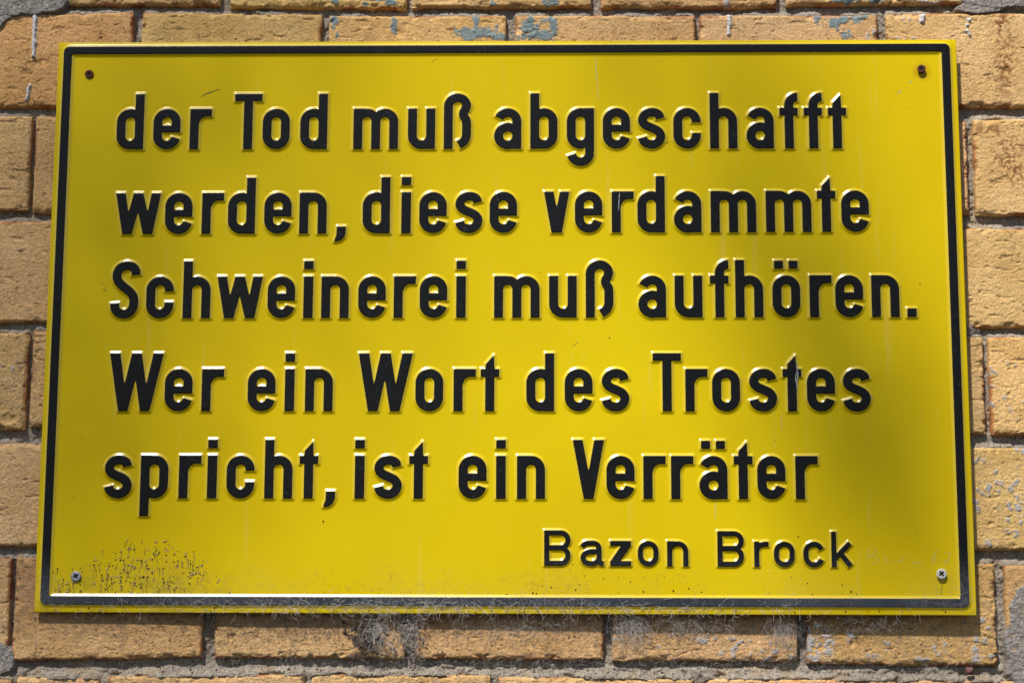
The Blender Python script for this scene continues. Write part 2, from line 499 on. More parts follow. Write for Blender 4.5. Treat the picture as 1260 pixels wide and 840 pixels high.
def make_brick(i, spec):
    x0, x1, ytl, ytr, ybl, ybr, yr, tag = spec
    px = [lean(x0, yr, ytl), lean(x1, yr, ytr), lean(x1, yr, ybr), lean(x0, yr, ybl)]
    py = [ytl, ytr, ybr, ybl]
    wx, wy = px_to_wall(px, py)
    ax = axis(min(x0, -30) if x0 < -30 else x0, x1, HID[0], HID[2], 1.0, 9.0)
    # coarse far outside the frame too
    ax = np.unique(np.concatenate([axis(x0, min(x1, -25), 0, 0, 8, 8) if x0 < -25 else [],
                                   axis(max(x0, -25), min(x1, 1285), *((HID[0], HID[2]) if (min(ytl, ytr) > HID[1] - 15 and max(ybl, ybr) < HID[3] + 15) else (9e9, 9e9)), 0.95, 7.0) if x1 > -25 and x0 < 1285 else [],
                                   axis(max(x0, 1285), x1, 0, 0, 8, 8) if x1 > 1285 else []]))
    y0, y1 = min(ytl, ytr), max(ybl, ybr)
    ay = np.unique(np.concatenate([axis(y0, min(y1, -25), 0, 0, 8, 8) if y0 < -25 else [],
                                   axis(max(y0, -25), min(y1, 865), (HID[1] if x0 > 100 and x1 < 1135 else 9e9), HID[3], 0.95, 7.0) if y0 < 865 else [],
                                   axis(max(y0, 865), y1, 0, 0, 8, 8) if y1 > 865 else []]))
    # keep the grid fine near the brick's own outline
    s = (ax - x0) / (x1 - x0)
    t = (ay - y0) / (y1 - y0)
    S, T = np.meshgrid(s, t)
    X = (wx[0] * (1 - S) + wx[1] * S) * (1 - T) + (wx[3] * (1 - S) + wx[2] * S) * T
    Y = (wy[0] * (1 - S) + wy[1] * S) * (1 - T) + (wy[3] * (1 - S) + wy[2] * S) * T
    Wm, Hm = (x1 - x0), (y1 - y0)
    cx, cy = S * Wm, T * Hm                          # brick coordinates in photo pixels
    sd = 100 + i * 7
    # ragged outline
    amp = 1.5
    taper = 1.0
    X = X + U * amp * taper * (fbm(cx / 16, cy / 16, sd, 3) - 0.5) * 2
    Y = Y + U * amp * taper * (fbm(cx / 22, cy / 14, sd + 5, 3) - 0.5) * 2
    ed = np.minimum(np.minimum(cx, Wm - cx), np.minimum(cy, Hm - cy))
    # corner distance for rounding
    R = 5.0
    qx, qy = np.maximum(R - np.minimum(cx, Wm - cx), 0), np.maximum(R - np.minimum(cy, Hm - cy), 0)
    ed2 = R - np.sqrt(qx ** 2 + qy ** 2)
    PX, PY = wall_to_px(X, Y)
    g = 0.60 * (fbm(PX / 70, PY / 50, sd + 9, 3) - 0.5) * 2          # swell of the face, px
    g += 0.42 * (fbm(PX / 6.5, PY / 4.2, 3, 4, 0.62) - 0.5) * 2      # sand-struck wrinkle
    wr = fbm(PX / 3.6 + 40, PY / 2.6, 8, 3, 0.6)
    g += 0.50 * (wr - 0.5)
    # torn flecks: short horizontal nicks
    nk = fbm(PX / 11 + 3 * fbm(PX / 20, PY / 20, 77, 2), PY / 4.0, sd + 20, 2)
    g -= 1.1 * sstep(0.72, 0.86, nk)
    # lumps proud of the face
    g += 0.5 * sstep(0.70, 0.9, fbm(PX / 8, PY / 8, sd + 33, 2))
    # edge: rounded and chipped
    rr = 2.3 + 2.2 * fbm(PX / 18, PY / 18, sd + 40, 2)
    g -= 2.2 * (1 - np.clip(ed2 / rr, 0, 1)) ** 2
    chip = sstep(0.57, 0.74, fbm(PX / 13, PY / 13, sd + 50, 3)) * sstep(8.0, 1.0, ed)
    if 'p' in tag or 'd' in tag:
        chip = chip * 1.2
    bott = sstep(7.5, 0.5, Hm - cy) * sstep(0.44, 0.62, fbm(PX / 15, PY / 11, sd + 60, 3))
    g -= 2.6 * np.clip(chip + 0.8 * bott, 0, 1.25)
    for (a, b_, ra, rb, dep) in PITS:
        dd = np.sqrt(((PX - a) / ra) ** 2 + ((PY - b_) / rb) ** 2) + 0.9 * (fbm(PX / 5, PY / 5, 4, 2) - 0.5)
        g -= 1.3 * dep * sstep(1.15, 0.3, dd)
    # ---- own colour of the clay, stains, flakes
    base = np.array(PAL['o' if 'o' in tag else 'n' if 'n' in tag else 'y' if 'y' in tag else 'p' if 'p' in tag else ''])
    rnd = random.Random(i)
    base = base * (1 + rnd.uniform(-.08, .08)) * np.array([1, 1 + rnd.uniform(-.04, .04), 1 + rnd.uniform(-.12, .12)])
    n1 = fbm(PX / 45, PY / 30, sd + 70, 4)[..., None]
    n2 = fbm(PX / 5, PY / 5, 71, 3)[..., None]
    col = base * (0.86 + 0.28 * n1) * (0.84 + 0.32 * n2)
    col = col * (1 + (n1 - .5) * np.array([0.0, .10, .30]))
    # iron freckles
    fr = sstep(0.66, 0.78, fbm(PX / 3.0, PY / 3.0, 90, 2)) * sstep(0.5, 0.7, fbm(PX / 40, PY / 40, sd + 91, 2))
    col = col * (1 - 0.45 * fr[..., None])
    dkn = sstep(0.72, 0.86, nk)[..., None]
    col = col * (1 - 0.25 * dkn)
    if 'r' in tag:   # brown rust-like stain with freckles
        for (a, b_, ra, rb) in ((1236, 72, 20, 70), (1232, 25, 14, 22), (1240, 185, 30, 40), (1215, 160, 24, 12), (1250, 215, 16, 22)):
            dd = np.sqrt(((PX - a) / ra) ** 2 + ((PY - b_) / rb) ** 2)
            k = sstep(1.1, 0.2, dd) * sstep(0.45, 0.62, fbm(PX / 3.5, PY / 3.5, 95, 3))
            col = col * (1 - k[..., None] * np.array([0.50, 0.62, 0.66]))
    redge = sstep(4.0, 0.5, ed) * sstep(0.5, 0.66, fbm(PX / 24, PY / 24, sd + 97, 2))
    col = col * (1 - redge[..., None] * np.array([0.32, 0.52, 0.55]))
    if 'd' in tag or 'k' in tag:   # grime
        k = sstep(0.60, 0.74, fbm(PX / 4.5, PY / 3.5, sd + 98, 3)) * (0.6 if 'd' in tag else 0.4)
        col = col * (1 - k[..., None] * np.array([.55, .5, .4]))
        kk = sstep(0.66, 0.76, fbm(PX / 4.0, PY / 4.0, sd + 99, 3)) * 0.4
        col = col * (1 - kk[..., None]) + kk[..., None] * np.array([.30, .27, .25])
    if 'k' in tag:   # uneven darker tone on the masonry below the sign, fading downwards
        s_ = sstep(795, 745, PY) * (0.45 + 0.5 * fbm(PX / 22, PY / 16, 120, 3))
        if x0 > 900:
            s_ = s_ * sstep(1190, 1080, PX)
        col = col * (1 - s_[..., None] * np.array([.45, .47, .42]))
    if i < 40:
        for (a, b_, ra, rb) in BLUES:
            dd = np.sqrt(((PX - a) / ra) ** 2 + ((PY - b_) / rb) ** 2) + 2.3 * (fbm(PX / 5.0, PY / 5.0, 7, 4, .65) - 0.5)
            k = sstep(1.0, 0.86, dd)
            g += 0.55 * k
            col = col * (1 - k[..., None]) + k[..., None] * np.array([0.22, 0.275, 0.28]) * (0.8 + .5 * n2)
        for (a, b_, ra, rb, q) in CHALK:
            dd = np.sqrt(((PX - a) / ra) ** 2 + ((PY - b_) / rb) ** 2)
            k = sstep(1.2, 0.5, dd) * sstep(0.60 - .22 * q, 0.68 - .22 * q, fbm(PX / 4.5, PY / 4.5, 12, 3))
            g += 0.9 * k
            col = col * (1 - k[..., None]) + k[..., None] * np.array([0.50, 0.47, 0.455])
    if 'w' in tag:
        k = sstep(0.645, 0.70, fbm(PX / 6.0, PY / 7.0, 13, 3)) * sstep(0.40, 0.6, fbm(PX / 45, PY / 30, 14, 2))
        g += 0.8 * k
        col = col * (1 - k[..., None]) + k[..., None] * np.array([0.47, 0.435, 0.415])
    Z = U * (g + 0.6 * rnd.uniform(-1, 1))
    V = np.stack([X, Y, Z], -1)
    ny, nx = X.shape
    F = grid_faces(ny, nx)[:, ::-1]
    V = V.reshape(-1, 3)
    Cc = col.reshape(-1, 3)
    # side walls running back into the joint
    idx = np.arange(ny * nx).reshape(ny, nx)
    ring = np.concatenate([idx[0, :-1], idx[:-1, -1], idx[-1, :0:-1], idx[:0:-1, 0]])
    nr = len(ring)
    back = V[ring].copy()
    cen = V.mean(0)
    back[:, 2] = -0.015
    mid = V[ring].copy()
    mid[:, 2] -= 0.003
    mid[:, :2] += (mid[:, :2] - cen[:2]) / np.linalg.norm(mid[:, :2] - cen[:2], axis=1)[:, None] * 0.0003
    back[:, :2] = mid[:, :2]
    n0 = len(V)
    V = np.concatenate([V, mid, back])
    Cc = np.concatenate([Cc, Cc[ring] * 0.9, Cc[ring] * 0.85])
    r2 = np.roll(np.arange(nr), -1)
    a = np.arange(nr)
    F2 = np.stack([ring[a], ring[r2], n0 + r2, n0 + a], -1)
    F3 = np.stack([n0 + a, n0 + r2, n0 + nr + r2, n0 + nr + a], -1)
    F = np.concatenate([F, F2, F3])
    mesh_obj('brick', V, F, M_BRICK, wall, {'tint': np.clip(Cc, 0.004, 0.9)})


for i, sp in enumerate(BR):
    make_brick(i, sp)

# mortar bed: one rough sheet in the joints, smeared over the masonry in places
SMEAR = [(28, 4, 58, 16, 2.8), (-12, 20, 26, 17, 2.4), (62, 2, 18, 9, 1.6), (1236, -4, 60, 14, 1.6), (1262, 790, 26, 70, 1.2), (1230, 770, 8, 60, -2), (-6, 812, 22, 24, 1.4),
         (1205, 10, 30, 7, 0.5)]


def make_mortar():
    xs = np.unique(np.concatenate([np.arange(-200, -20, 8), np.arange(-20, 1281, 1.25), np.arange(1281, 1460, 8)]))
    ys = np.unique(np.concatenate([np.arange(-120, -20, 8), np.arange(-20, 861, 1.25), np.arange(861, 950, 8)]))
    PX, PY = np.meshgrid(xs, ys)
    X, Y = px_to_wall(PX, PY)
    near = np.full(PX.shape, 1e9)
    for (x0, x1, ytl, ytr, ybl, ybr, yr, tag) in BR:   # distance from the nearest brick outline
        xa, xb = lean(x0, yr, PY), lean(x1, yr, PY)
        tt = (PX - xa) / (xb - xa)
        dx = np.maximum(xa - PX, PX - xb)
        dy = np.maximum(ytl + (ytr - ytl) * tt - PY, PY - (ybl + (ybr - ybl) * tt))
        near = np.minimum(near, np.maximum(dx, dy))
    g = -11.5 + 4.4 * (fbm(PX / 26, PY / 20, 500, 4) - 0.35)
    g += 5.5 * (fbm(PX / 9, PY / 8, 501, 4, 0.65) - 0.5) + 2.4 * (fbm(PX / 3.2, PY / 3.2, 502, 2) - 0.5)
    # lower lip of every bed joint was smeared nearly flush; the top of it stays hollow
    for (x0, x1, ytl, ytr, ybl, ybr, yr, tag) in BR:
        xa, xb = lean(x0, yr, PY), lean(x1, yr, PY)
        tt = np.clip((PX - xa) / (xb - xa), 0, 1)
        dtop = ytl + (ytr - ytl) * tt - PY
        inside = sstep(-3, 3, np.minimum(PX - xa, xb - PX))
        g += 6.0 * inside * sstep(9.0, 1.0, dtop) * (dtop > -4) * sstep(0.25, 0.5, fbm(PX / 30, PY / 12, 503, 3))
    # heavy bed below the lowest full course
    g += 5.2 * sstep(816, 826, PY + 7 * (fbm(PX / 25, PY / 10, 504, 3) - .5)) * sstep(.25, .45, fbm(PX / 40, PY / 20, 505, 3))
    hi = np.full(PX.shape, -99.0)
    for (a, b_, ra, rb, h) in SMEAR:
        dd = np.sqrt(((PX - a) / ra) ** 2 + ((PY - b_) / rb) ** 2) + 0.5 * (fbm(PX / 13, PY / 13, 506, 3) - 0.5)
        if h > 0:
            k = sstep(1.12, 0.9, dd)
            hi = np.maximum(hi, -10 + (10 + h) * k)
    rough = 4.2 * (fbm(PX / 8, PY / 8, 507, 4, .7) - .5)
    g = np.maximum(g, np.where(hi > -9, hi + rough, -99))
    crack = sstep(0.03, 0.0, np.abs(fbm(PX / 40, PY / 30, 508, 4) - 0.5)) * (near > 1)
    g -= 2.0 * crack * (g < -1)
    # stay below brick faces except in smears
    g = np.where((near < -2) & (hi < -6), np.minimum(g, -7), g)
    Z = U * g
    n1 = fbm(PX / 30, PY / 30, 510, 4)[..., None]
    n2 = fbm(PX / 4, PY / 4, 511, 3)[..., None]
    col = np.array([0.42, 0.36, 0.29]) * (0.75 + .5 * n1) * (0.7 + .6 * n2)
    k = sstep(0.58, 0.7, n1)
    col = col * (1 - .45 * k) + k * .45 * np.array([0.40, 0.27, 0.13])
    sm = sstep(-6, 0, hi)[..., None]
    col = col * (1 - .6 * sm) + .6 * sm * np.array([0.34, 0.325, 0.32]) * (0.65 + .7 * n2)
    V = np.stack([X, Y, Z], -1).reshape(-1, 3)
    F = grid_faces(*PX.shape)[:, ::-1]
    fx, fy = PX.reshape(-1)[F[:, 0]], PY.reshape(-1)[F[:, 0]]
    ins = (fx > HID[0]) & (fx < HID[2]) & (fy > HID[1]) & (fy < HID[3])
    # buried under a brick: not needed
    deep = (near.reshape(-1)[F].max(1) < -7) & (hi.reshape(-1)[F].max(1) < -6)
    V2, F2, c2 = compact(V, F[~(ins | deep)], col.reshape(-1, 3))
    mesh_obj('mortar', V2, F2, M_MORTAR, wall, {'tint': np.clip(c2, 0.01, .9)})
    # the solid bed behind the bricks, a plain slab further back
    x0, y0 = px_to_wall(-220, 980)
    x1, y1 = px_to_wall(1480, -140)
    zf, zb = -0.0148, -0.06
    V = [(x0, y0, zf), (x1, y0, zf), (x1, y1, zf), (x0, y1, zf), (x0, y0, zb), (x1, y0, zb), (x1, y1, zb), (x0, y1, zb)]
    F = [(0, 1, 2, 3), (7, 6, 5, 4), (0, 4, 5, 1), (1, 5, 6, 2), (2, 6, 7, 3), (3, 7, 4, 0)]
    mesh_obj('wall_core', V, F, M_MORTAR, wall, {'tint': np.tile([[0.2, .17, .15]], (8, 1))}, smooth=False)


make_mortar()

# ------------------------------------------------------------------ shapes as signed distance
def sd_poly(X, Y, pts):
    pts = np.array(pts, float)
    n = len(pts)
    d = np.full(X.shape, 1e9)
    s = np.ones(X.shape)
    for i in range(n):
        a, b = pts[i], pts[i - 1]
        e = b - a
        wx, wy = X - a[0], Y - a[1]
        t = np.clip((wx * e[0] + wy * e[1]) / (e @ e + 1e-12), 0, 1)
        bx, by = wx - e[0] * t, wy - e[1] * t
        d = np.minimum(d, bx * bx + by * by)
        c1, c2, c3 = Y >= a[1], Y < b[1], e[0] * wy > e[1] * wx
        flip = (c1 & c2 & c3) | (~c1 & ~c2 & ~c3)
        s = np.where(flip, -s, s)
    return s * np.sqrt(d)


def sd_box(X, Y, x0, y0, x1, y1):
    dx = np.abs(X - (x0 + x1) / 2) - (x1 - x0) / 2
    dy = np.abs(Y - (y0 + y1) / 2) - (y1 - y0) / 2
    return np.sqrt(np.maximum(dx, 0) ** 2 + np.maximum(dy, 0) ** 2) + np.minimum(np.maximum(dx, dy), 0)


def sd_path(X, Y, pts, w, closed=False):
    """flat-ended stroke of width w along pts"""
    pts = [np.array(p, float) for p in pts]
    if closed:
        pts = pts + [pts[0]]
    r = w / 2
    d = np.full(X.shape, 1e9)
    for k in range(len(pts) - 1):
        a, b = pts[k], pts[k + 1]
        L_ = np.linalg.norm(b - a)
        if L_ < 1e-6:
            continue
        u = (b - a) / L_
        wx, wy = X - a[0], Y - a[1]
        t, n = wx * u[0] + wy * u[1], np.abs(-wx * u[1] + wy * u[0])
        dx, dy = np.abs(t - L_ / 2) - L_ / 2, n - r
        d = np.minimum(d, np.sqrt(np.maximum(dx, 0) ** 2 + np.maximum(dy, 0) ** 2) + np.minimum(np.maximum(dx, dy), 0))
        if k > 0 or closed:
            disc = np.sqrt(wx * wx + wy * wy) - r
            if not closed:                      # joints near a cut end must not bulge past the cut
                for e_, f_ in ((pts[0], pts[1]), (pts[-1], pts[-2])):
                    if np.linalg.norm(a - e_) < r * 1.3:
                        v = (e_ - f_) / (np.linalg.norm(e_ - f_) + 1e-9)
                        disc = np.maximum(disc, (X - e_[0]) * v[0] + (Y - e_[1]) * v[1])
            d = np.minimum(d, disc)
    # distances to the stroke's centreline keep the inside smooth away from the ends
    return d


def arc(cx, cy, r, a0, a1, n=14):
    return [(cx + r * math.cos(math.radians(a)), cy + r * math.sin(math.radians(a))) for a in np.linspace(a0, a1, n)]


def spline(P, n=6):
    P = [np.array(p, float) for p in P]
    P = [2 * P[0] - P[1]] + P + [2 * P[-1] - P[-2]]
    out = []
    for i in range(1, len(P) - 2):
        for t in np.linspace(0, 1, n, endpoint=False):
            a, b, c, d = P[i - 1], P[i], P[i + 1], P[i + 2]
            out.append(0.5 * ((2 * b) + (-a + c) * t + (2 * a - 5 * b + 4 * c - d) * t * t + (-a + 3 * b - 3 * c + d) * t ** 3))
    out.append(P[-2])
    return out


W_, XH, ASC = 10.6, 51.0, 70.0
C1, C2, RC = 5.3, 27.7, 11.2
CM, YT, YB = 16.5, XH - 16.5, 16.5
OVAL = arc(CM, YT, RC, 0, 180) + arc(CM, YB, RC, 180, 360)


def P(*p, **k): return ('path', list(p) if len(p) > 1 else p[0], k)
def B(*b): return ('box', b)
def G(*p): return ('poly', p)


OV = ('path', OVAL, {'closed': True})
STEM_L, STEM_R = B(0, 0, W_, ASC), B(33 - W_, 0, 33, ASC)
A_PARTS = [('path', arc(CM, YT, RC, 158, 0) + [(C2, 0)], {}), ('path', arc(CM, YB - .4, RC, 0, 360, 28)[:-1], {'closed': True}), B(19, 0, 33, 9.6),
           B(16.5, 22.0, 30, 31.6)]
DOTS = [B(2.5, 59.5, 13, 69), B(20, 59.5, 30.5, 69)]
E_PARTS = [('path', [(C2, 21.3), (C2, 30)] + arc(CM, YT, RC, 0, 180) + arc(CM, YB, RC, 180, 349), {}), B(8, 21.2, 33, 30.0)]
GLY = {
    'o': [OV], 'ö': [OV] + DOTS,
    'd': [OV, STEM_R, B(20, 0, 33, 10.4)], 'b': [OV, STEM_L, B(0, 0, 13, 10.4)],
    'p': [OV, B(0, -21, W_, XH), B(0, XH - 10.4, 13, XH)],
    'g': [OV, B(33 - W_, -5, 33, XH), B(20, XH - 10.4, 33, XH), ('path', arc(CM, -5.2, RC, 0, -168), {})],
    'a': A_PARTS, 'ä': A_PARTS + DOTS,
    'c': [('path', [(C2, 33)] + arc(CM, YT, RC, 0, 180) + arc(CM, YB, RC, 180, 360) + [(C2, 19.5)], {})],
    'e': E_PARTS,
    's': [('path', spline([(26.9, 38.0), (25.6, 42.3), (21.6, 45.0), (16.2, 45.7), (10.5, 44.2), (6.6, 40), (5.6, 35), (8, 30.6), (12.5, 27.8), (18, 25.5), (23.8, 22.4),
                           (27.1, 18), (27.4, 14), (25.2, 9), (20.5, 5.9), (15.5, 5.3), (10, 6.8), (6.6, 10), (5.4, 14)]), {})],
    'S': [('path', spline([(30.2, 53.5), (29.3, 59), (25.5, 63.2), (19, 64.7), (12, 62.8), (8, 57.8), (7.0, 51), (9.5, 44.5), (15, 39), (22, 33.5), (27, 27.5), (28.6, 20), (27, 11.3),
                           (22, 6.2), (16, 5.2), (9.6, 7.1), (6.0, 12), (5.3, 18.3)]), {})],
    'h': [STEM_L, ('path', arc(CM, YT, RC, 180, 0) + [(C2, 0)], {})],
    'n': [B(0, 0, W_, XH), B(0, XH - 10.4, 14, XH), ('path', arc(CM, YT, RC, 180, 0) + [(C2, 0)], {})],
    'u': [B(33 - W_, 0, 33, XH), B(19, 0, 33, 10.4), ('path', [(C1, XH)] + arc(CM, YB, RC, 180, 360), {})],
    'm': [B(0, 0, W_, XH), B(0, XH - 10.4, 14, XH), ('path', arc(16.3, YT, 11, 180, 0) + [(27.3, 0)], {}),
          ('path', arc(38.3, YT, 11, 180, 0) + [(49.3, 0)], {})],
    'r': [B(0, 0, W_, XH), B(0, XH - 9.6, 26.3, XH), G((10, 28), (11.2, 34), (13.4, 38.5), (17, 41), (22, 42), (10, 42.5))],
    'ß': [('path', [(C1, 0), (C1, 53.5)] + arc(CM, 53.5, RC, 180, 8) + spline([(27.3, 53.5), (25.9, 49), (23.9, 45.5), (24.2, 41.2), (26.8, 37), (27.7, 32)], 4)
                   + [(27.7, 18)] + spline([(27.5, 16), (25.6, 11), (22.3, 7.6), (18.2, 5.3)], 4), {})],
    'f': [('path', [(11.4, 0), (11.4, 54.2)] + arc(22, 54.2, 10.6, 180, 90), {}), B(0, 41.3, 22, 50.9)],
    't': [G((5.6, 0), (16.2, 0), (16.2, 50), (15.6, 67.5), (6.0, 57), (5.6, 50)), B(0, 41.3, 22, 50.9)],
    'T': [B(0, 60.8, 33.5, 70), B(11.4, 0, 22.1, 70)],
    'i': [B(0, 0, 11.2, XH), B(0, 59.8, 11.2, 70)],
    'w': [G((0, XH), (11.2, XH), (20.5, 0), (9.2, 0)), G((9.2, 0), (20.5, 0), (33.1, XH), (21.9, XH)),
          G((21.9, XH), (33.1, XH), (45.8, 0), (34.5, 0)), G((34.5, 0), (45.8, 0), (55, XH), (43.8, XH))],
    'W': [G((0, ASC), (12.2, ASC), (23.3, 0), (12, 0)), G((12, 0), (23.3, 0), (38.2, ASC), (26.6, ASC)),
          G((26.6, ASC), (38.2, ASC), (49.6, 0), (38.4, 0)), G((38.4, 0), (49.6, 0), (64.8, ASC), (52.6, ASC))],
    'v': [G((0, XH), (11, XH), (21.4, 0), (9.1, 0)), G((30.5, XH), (19.5, XH), (9.1, 0), (21.4, 0))],
    'V': [G((0, ASC), (11.4, ASC), (24.2, 0), (12.9, 0)), G((37, ASC), (25.6, ASC), (12.9, 0), (24.2, 0))],
    ',': [G((3, 8.6), (13.8, 8.6), (13.6, 1), (11.8, -4.5), (8, -8.4), (3, -10), (0, -10), (0.8, -6.4), (2.6, -2))],
    '.': [B(0, 0, 10.8, 10.4)],
}
_o6 = arc(12.6, 18.1, 9.5, 0, 180) + arc(12.6, 12.4, 9.5, 180, 360)
GL6 = {
    'B': [('path', [(3, 3)] + [(3, 40)] + [(20, 40)] + arc(20, 31, 9, 90, -90)[1:] + [(3, 22)], {}),
          ('path', [(3, 21.8)] + arc(19.6, 12.4, 9.4, 90, -90) + [(3, 3)], {}), B(0, 0, 6, 43), B(3, 0, 19, 6), B(3, 37, 19, 43)],
    'a': [('path', spline([(2.2, 23.0), (5.5, 26.6), (11, 27.6), (17, 27.4), (21.2, 25), (22.6, 20.5), (22.8, 12), (22.9, 6.5), (24.4, 3.3), (28.3, 3)], 4), {}),
          ('path', spline([(22.8, 17.6), (12, 17.2), (5.9, 15.2), (3.2, 10.3), (5.3, 5), (11, 3), (17, 3.3), (22.8, 7.4)], 4), {})],
    'z': [B(0, 24.5, 25.3, 30.5), B(0, 0, 25.3, 6), G((0, 0), (8, 0), (25.3, 24.5), (25.3, 30.5), (17.5, 30.5), (0, 5.5))],
    'o': [('path', _o6, {'closed': True})],
    'n': [B(0, 0, 6, 30.5), B(0, 24.9, 9, 30.5), ('path', arc(12.8, 17.7, 9.8, 180, 0) + [(22.6, 0)], {})],
    'r': [B(0, 0, 6, 30.5), ('path', spline([(3, 19), (5, 24), (9.5, 27), (17.5, 27.5)], 5), {})],
    'c': [('path', arc(12.8, 17.9, 9.8, 22, 180) + arc(12.8, 12.6, 9.8, 180, 338), {})],
    'k': [B(0, 0, 5.8, 43), ('path', [(4, 10.5), (22.5, 29)], {}), ('path', [(10.5, 17), (22.8, 1.5)], {})],
}
EMB_H, BEV = 2.12, 4.1                              # embossing height and width of its flank, in photo px


def blur(a, k):
    for ax in (0, 1):
        a = (np.roll(a, 1, ax) + 2 * a + np.roll(a, -1, ax)) / 4 if k == 1 else a
        if k > 1:
            for _ in range(k):
                a = (np.roll(a, 1, ax) + 2 * a + np.roll(a, -1, ax)) / 4
    return a


def emboss(sd, h=EMB_H, bev=BEV):
    # pressed flank: nearly straight, softly rolled at foot and shoulder
    t = np.clip((bev - sd) / (bev + 1.0), 0, 1)
    q = 0.22
    y = np.where(t < q, t * t / (2 * q), np.where(t > 1 - q, (1 - q) - (1 - t) ** 2 / (2 * q), t - q / 2))
    return h * y / (1 - q)


def glyph_mesh(parts, w, unit, step, h, bev):
    xs0, ys0, xs1, ys1 = -6.5, -29, 74, 78
    xs, ys = np.arange(xs0, xs1, step), np.arange(ys0, ys1, step)
    X, Y = np.meshgrid(xs, ys)
    d = np.full(X.shape, 1e9)
    for p in parts:
        if p[0] == 'path':
            q = sd_path(X, Y, p[1], w, **p[2])
        elif p[0] == 'box':
            q = sd_box(X, Y, *p[1])
        else:
            q = sd_poly(X, Y, p[1])
        d = np.minimum(d, q)
    d = blur(np.clip(d, -6, 8), 2)
    F = grid_faces(*X.shape)
    keep = d.reshape(-1)[F].min(1) < bev + 0.25
    Z = emboss(d, h, bev)
    V = np.stack([X * unit, Y * unit, Z * U + 0.00004], -1).reshape(-1, 3)
    V, F, dd = compact(V, F[keep], d.reshape(-1))
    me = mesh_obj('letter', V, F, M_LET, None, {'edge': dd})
    data = me.data
    bpy.data.objects.remove(me)
    return data


# ------------------------------------------------------------------ the sign
sign = empty('text_sign', (SIGN_C[0], SIGN_C[1], SIGN_C[2] - SIGN_BASE_Y), (math.pi / 2, 0, -TILT),
             'yellow embossed metal sign with black German lettering and black border on brick wall', 'sign')
hw, hh = SIGN_W / 2, SIGN_H / 2


def rrect(x0, y0, x1, y1, r, nside=60, ncor=7):
    pts = []
    for (cx, cy, a0) in ((x1 - r, y1 - r, 0), (x0 + r, y1 - r, 90), (x0 + r, y0 + r, 180), (x1 - r, y0 + r, 270)):
        cor = [(cx + r * math.cos(math.radians(a)), cy + r * math.sin(math.radians(a))) for a in np.linspace(a0, a0 + 90, ncor)]
        if pts:
            s, e = pts[-1], cor[0]
            pts += [(s[0] + (e[0] - s[0]) * t, s[1] + (e[1] - s[1]) * t) for t in np.linspace(0, 1, nside)[1:-1]]
        pts += cor
    s, e = pts[-1], pts[0]
    pts += [(s[0] + (e[0] - s[0]) * t, s[1] + (e[1] - s[1]) * t) for t in np.linspace(0, 1, nside)[1:-1]]
    return np.array(pts)


def loops(rings, closed_front=False, flip=False):
    n = len(rings[0])
    V = np.concatenate(rings)
    F = []
    a = np.arange(n)
    b = np.roll(a, -1)
    for k in range(len(rings) - 1):
        F.append(np.stack([k * n + a, (k + 1) * n + a, (k + 1) * n + b, k * n + b], -1))
    return V, np.concatenate(F)


# plate: a sheet 1.3 mm thick with a softly rolled rim
def plate():
    nx, ny = 121, 77
    xs, ys = np.linspace(-hw + 0.0006, hw - 0.0006, nx), np.linspace(-hh + 0.0006, hh - 0.0006, ny)
    X, Y = np.meshgrid(xs, ys)
    V = np.stack([X, Y + SIGN_BASE_Y, np.zeros_like(X)], -1).reshape(-1, 3)
    F = grid_faces(ny, nx)
    idx = np.arange(nx * ny).reshape(ny, nx)
    ring = np.concatenate([idx[0, :-1], idx[:-1, -1], idx[-1, :0:-1], idx[:0:-1, 0]])
    base = V[ring]
    n = len(ring)
    vs, fs, prev = [V], [F], ring
    tot = len(V)
    for (o, z) in ((0.00035, -0.00008), (0.0006, -0.0004), (0.0006, -0.0013), (-0.001, -0.0014)):
        q = base.copy()
        q[:, 0] *= (hw - 0.0006 + o) / (hw - 0.0006)
        q[:, 1] = (q[:, 1] - SIGN_BASE_Y) * (hh - 0.0006 + o) / (hh - 0.0006) + SIGN_BASE_Y
        q[:, 2] = z
        cur = tot + np.arange(n)
        a = np.arange(n)
        b = np.roll(a, -1)
        fs.append(np.stack([prev[a], cur[a], cur[b], prev[b]], -1))
        vs.append(q)
        tot += n
        prev = cur
    V = np.concatenate(vs)
    F = np.concatenate(fs)
    mesh_obj('plate', V, F, M_YEL, sign)


plate()


def border():
    """raised band running round the plate: black on its crest, yellow on its flanks"""
    L0, R0, T0, B0 = 0.0040, 0.0046, 0.0032, 0.0050      # yellow rim outside the black, each side
    wb = 10.2 * U
    rings, ed = [], []
    prof = []
    for d in np.linspace(BEV + 0.2, -0.9, 9):
        prof.append((d, d))
    for d in (-3.0, -5.1, -7.2):
        prof.append((d, max(d, -10.2 - d)))
    for d in np.linspace(-9.3, -10.2 - BEV - 0.2, 9):
        prof.append((d, -10.2 - d))
    for off, sdv in prof:
        o = off * U
        r = max(0.0037 + o, 0.0008) if off > -5 else max(0.0008, 0.0018 + (-10.2 * U - o))
        if off < -10.2:
            r = 0.0010
        p = rrect(-hw + L0 - o, -hh + B0 - o + SIGN_BASE_Y, hw - R0 + o, hh - T0 + o + SIGN_BASE_Y, r)
        z = emboss(np.array([sdv]))[0] * U + 0.00004
        rings.append(np.column_stack([p, np.full(len(p), z)]))
        ed.append(np.full(len(p), sdv))
    V, F = loops(rings)
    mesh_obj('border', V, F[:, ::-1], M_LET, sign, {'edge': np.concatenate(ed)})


border()

